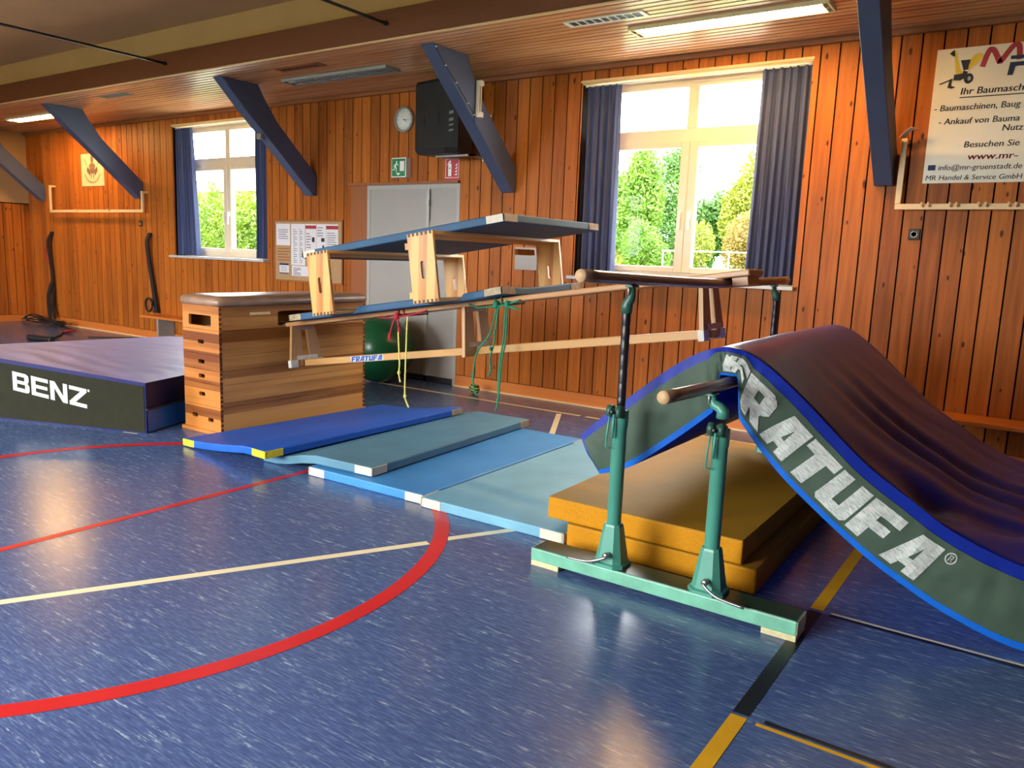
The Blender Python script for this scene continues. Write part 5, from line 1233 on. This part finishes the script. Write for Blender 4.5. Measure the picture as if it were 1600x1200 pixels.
tree('darker bluish green tree behind the tall fresh green tree', -8.1, 18.8, [(-8.15, 18.8, 3.2, 0.62, 0.6, 1.0), (-7.95, 18.8, 3.9, 0.45, 0.5, 0.55), (-8.2, 18.8, 2.2, 0.6, 0.6, 0.8), (-9.4, 18.8, 2.4, 0.6, 0.6, 1.3)], 14000, 0.055, MT['leafb'], 2)
tree('round bright green shrub low in left pane of the near window', -6.9, 14.6, [(-6.95, 14.6, 1.78, 0.42, 0.4, 0.5), (-6.65, 14.7, 1.55, 0.3, 0.35, 0.35)], 6000, 0.035, MT['leafa'], 3, 0.03, 'shrub', 'shrub')
tree('yellow green tree at right edge of the near window', -5.55, 18.6, [(-5.95, 18.6, 3.2, 0.5, 0.6, 1.0), (-6.4, 18.7, 2.6, 0.5, 0.5, 0.85), (-5.4, 18.6, 3.2, 0.6, 0.6, 1.2)], 12000, 0.055, MT['leafe'], 4)
tree('pale green tree in right pane behind the reddish bush', -6.6, 19.8, [(-7.65, 19.8, 2.2, 0.45, 0.5, 0.95), (-7.2, 19.9, 2.5, 0.5, 0.5, 0.85), (-6.7, 19.8, 2.6, 0.5, 0.5, 1.0)], 11000, 0.06, MT['leafb'], 5)
tree('reddish brown bush in right pane of the near window', -4.95, 15.2, [(-4.95, 15.2, 2.0, 0.52, 0.45, 0.5), (-5.15, 15.2, 1.7, 0.35, 0.4, 0.35)], 6000, 0.035, MT['leafd'], 6, 0.03, 'shrub', 'shrub')
tree('yellowish low bush in left pane below the trees', -6.45, 16.6, [(-6.5, 16.6, 1.9, 0.32, 0.35, 0.5), (-8.0, 16.4, 1.45, 0.5, 0.4, 0.25), (-8.7, 17.4, 1.7, 0.5, 0.4, 0.5)], 6000, 0.04, MT['leafe'], 7, 0.03, 'shrub', 'shrub')
t = Thing('hedge', 'bright yellow-green hedge outside the far window', 'hedge', (-13.9, 10.3, ground(0, 10)), None)
bm = newbm(); leaves(bm, [(-15.6+k*0.45, 10.3, 1.75, 0.45, 0.35, 0.85) for k in range(10)] + [(-14.75, 10.3, 2.6, 0.18, 0.15, 0.2)], 16000, 0.05, 11); t.part('foliage', bm, MT['leafc'])
bm = newbm()
for k in range(6): tube(bm, [(-15.4+k*0.75, 10.3, 0.9), (-15.3+k*0.75, 10.3, 2.3)], 0.025, 6)
t.part('stems', bm, MT['bark'])
t = Thing('house', 'pale rendered house with hipped roof behind the hedge', 'house', (-27, 24, 1.2))
bm = newbm(); box(bm, -34, -24.5, 22, 28, 1.0, 3.8); hw = t.part('wall', bm, MT['house'])
bm = newbm(); rf = [Vector(p) for p in ((-34.4, 21.6, 3.8), (-24.1, 21.6, 3.8), (-24.1, 28.4, 3.8), (-34.4, 28.4, 3.8), (-31, 25, 6.0), (-27.5, 25, 6.0))]; v = [bm.verts.new(p) for p in rf]
for q in ((0, 1, 5, 4), (1, 2, 5), (2, 3, 4, 5), (3, 0, 4), (3, 2, 1, 0)): bm.faces.new([v[i] for i in q])
t.part('roof', bm, MT['roof'])
for xx in (-33, -30.5, -28, -25.8):
    bm = newbm(); box(bm, xx-0.4, xx+0.4, 21.97, 22.03, 2.2, 3.3); t.part('window_pane', bm, MT['black'], hw)
t = Thing('railing', 'pale horizontal railing on posts outside the near window', 'railing', (-5.5, 13.6, 1.2))
bm = newbm(); tube(bm, [(-6.05, 13.6, 1.70), (-3.2, 13.4, 1.70)], 0.014, 8); t.part('top_rail', bm, MT['galvrail'])
for xx in (-6.02, -4.75, -3.5):
    bm = newbm(); tube(bm, [(xx, 13.6-(xx+6.05)*0.07, 1.1), (xx, 13.6-(xx+6.05)*0.07, 1.70)], 0.014, 8); t.part('post', bm, MT['galvrail'])
t = Thing('car', 'silver car parked outside, half hidden by the right curtain', 'car', (-5.2, 18.5, 1.3))
cf = lambda u, v, w: Vector((-6.25+u, 17.6+w, 1.18+v))
bm = newbm(); prism(bm, [(0, 0.08), (0.02, 0.22), (0.35, 0.30), (0.62, 0.47), (1.5, 0.48), (1.95, 0.32), (2.1, 0.28), (2.1, 0.08)], cf, 0, 0.9); t.part('body', bm, MT['carpaint'])
bm = newbm(); prism(bm, [(0.44, 0.30), (0.66, 0.44), (1.46, 0.45), (1.8, 0.31)], cf, -0.005, 0.0); t.part('side_windows', bm, MT['black'])
for u in (0.4, 1.7):
    bm = newbm(); lathe(bm, [(0.001, -0.02), (0.11, -0.02), (0.11, 0.1)], cf(u, 0.10, 0), 18, axis='Y'); w_ = t.part('wheel', bm, MT['black'])
    bm = newbm(); lathe(bm, [(0.001, -0.025), (0.065, -0.024), (0.065, -0.02)], cf(u, 0.10, 0), 14, axis='Y'); t.part('hubcap', bm, MT['steel'], w_)
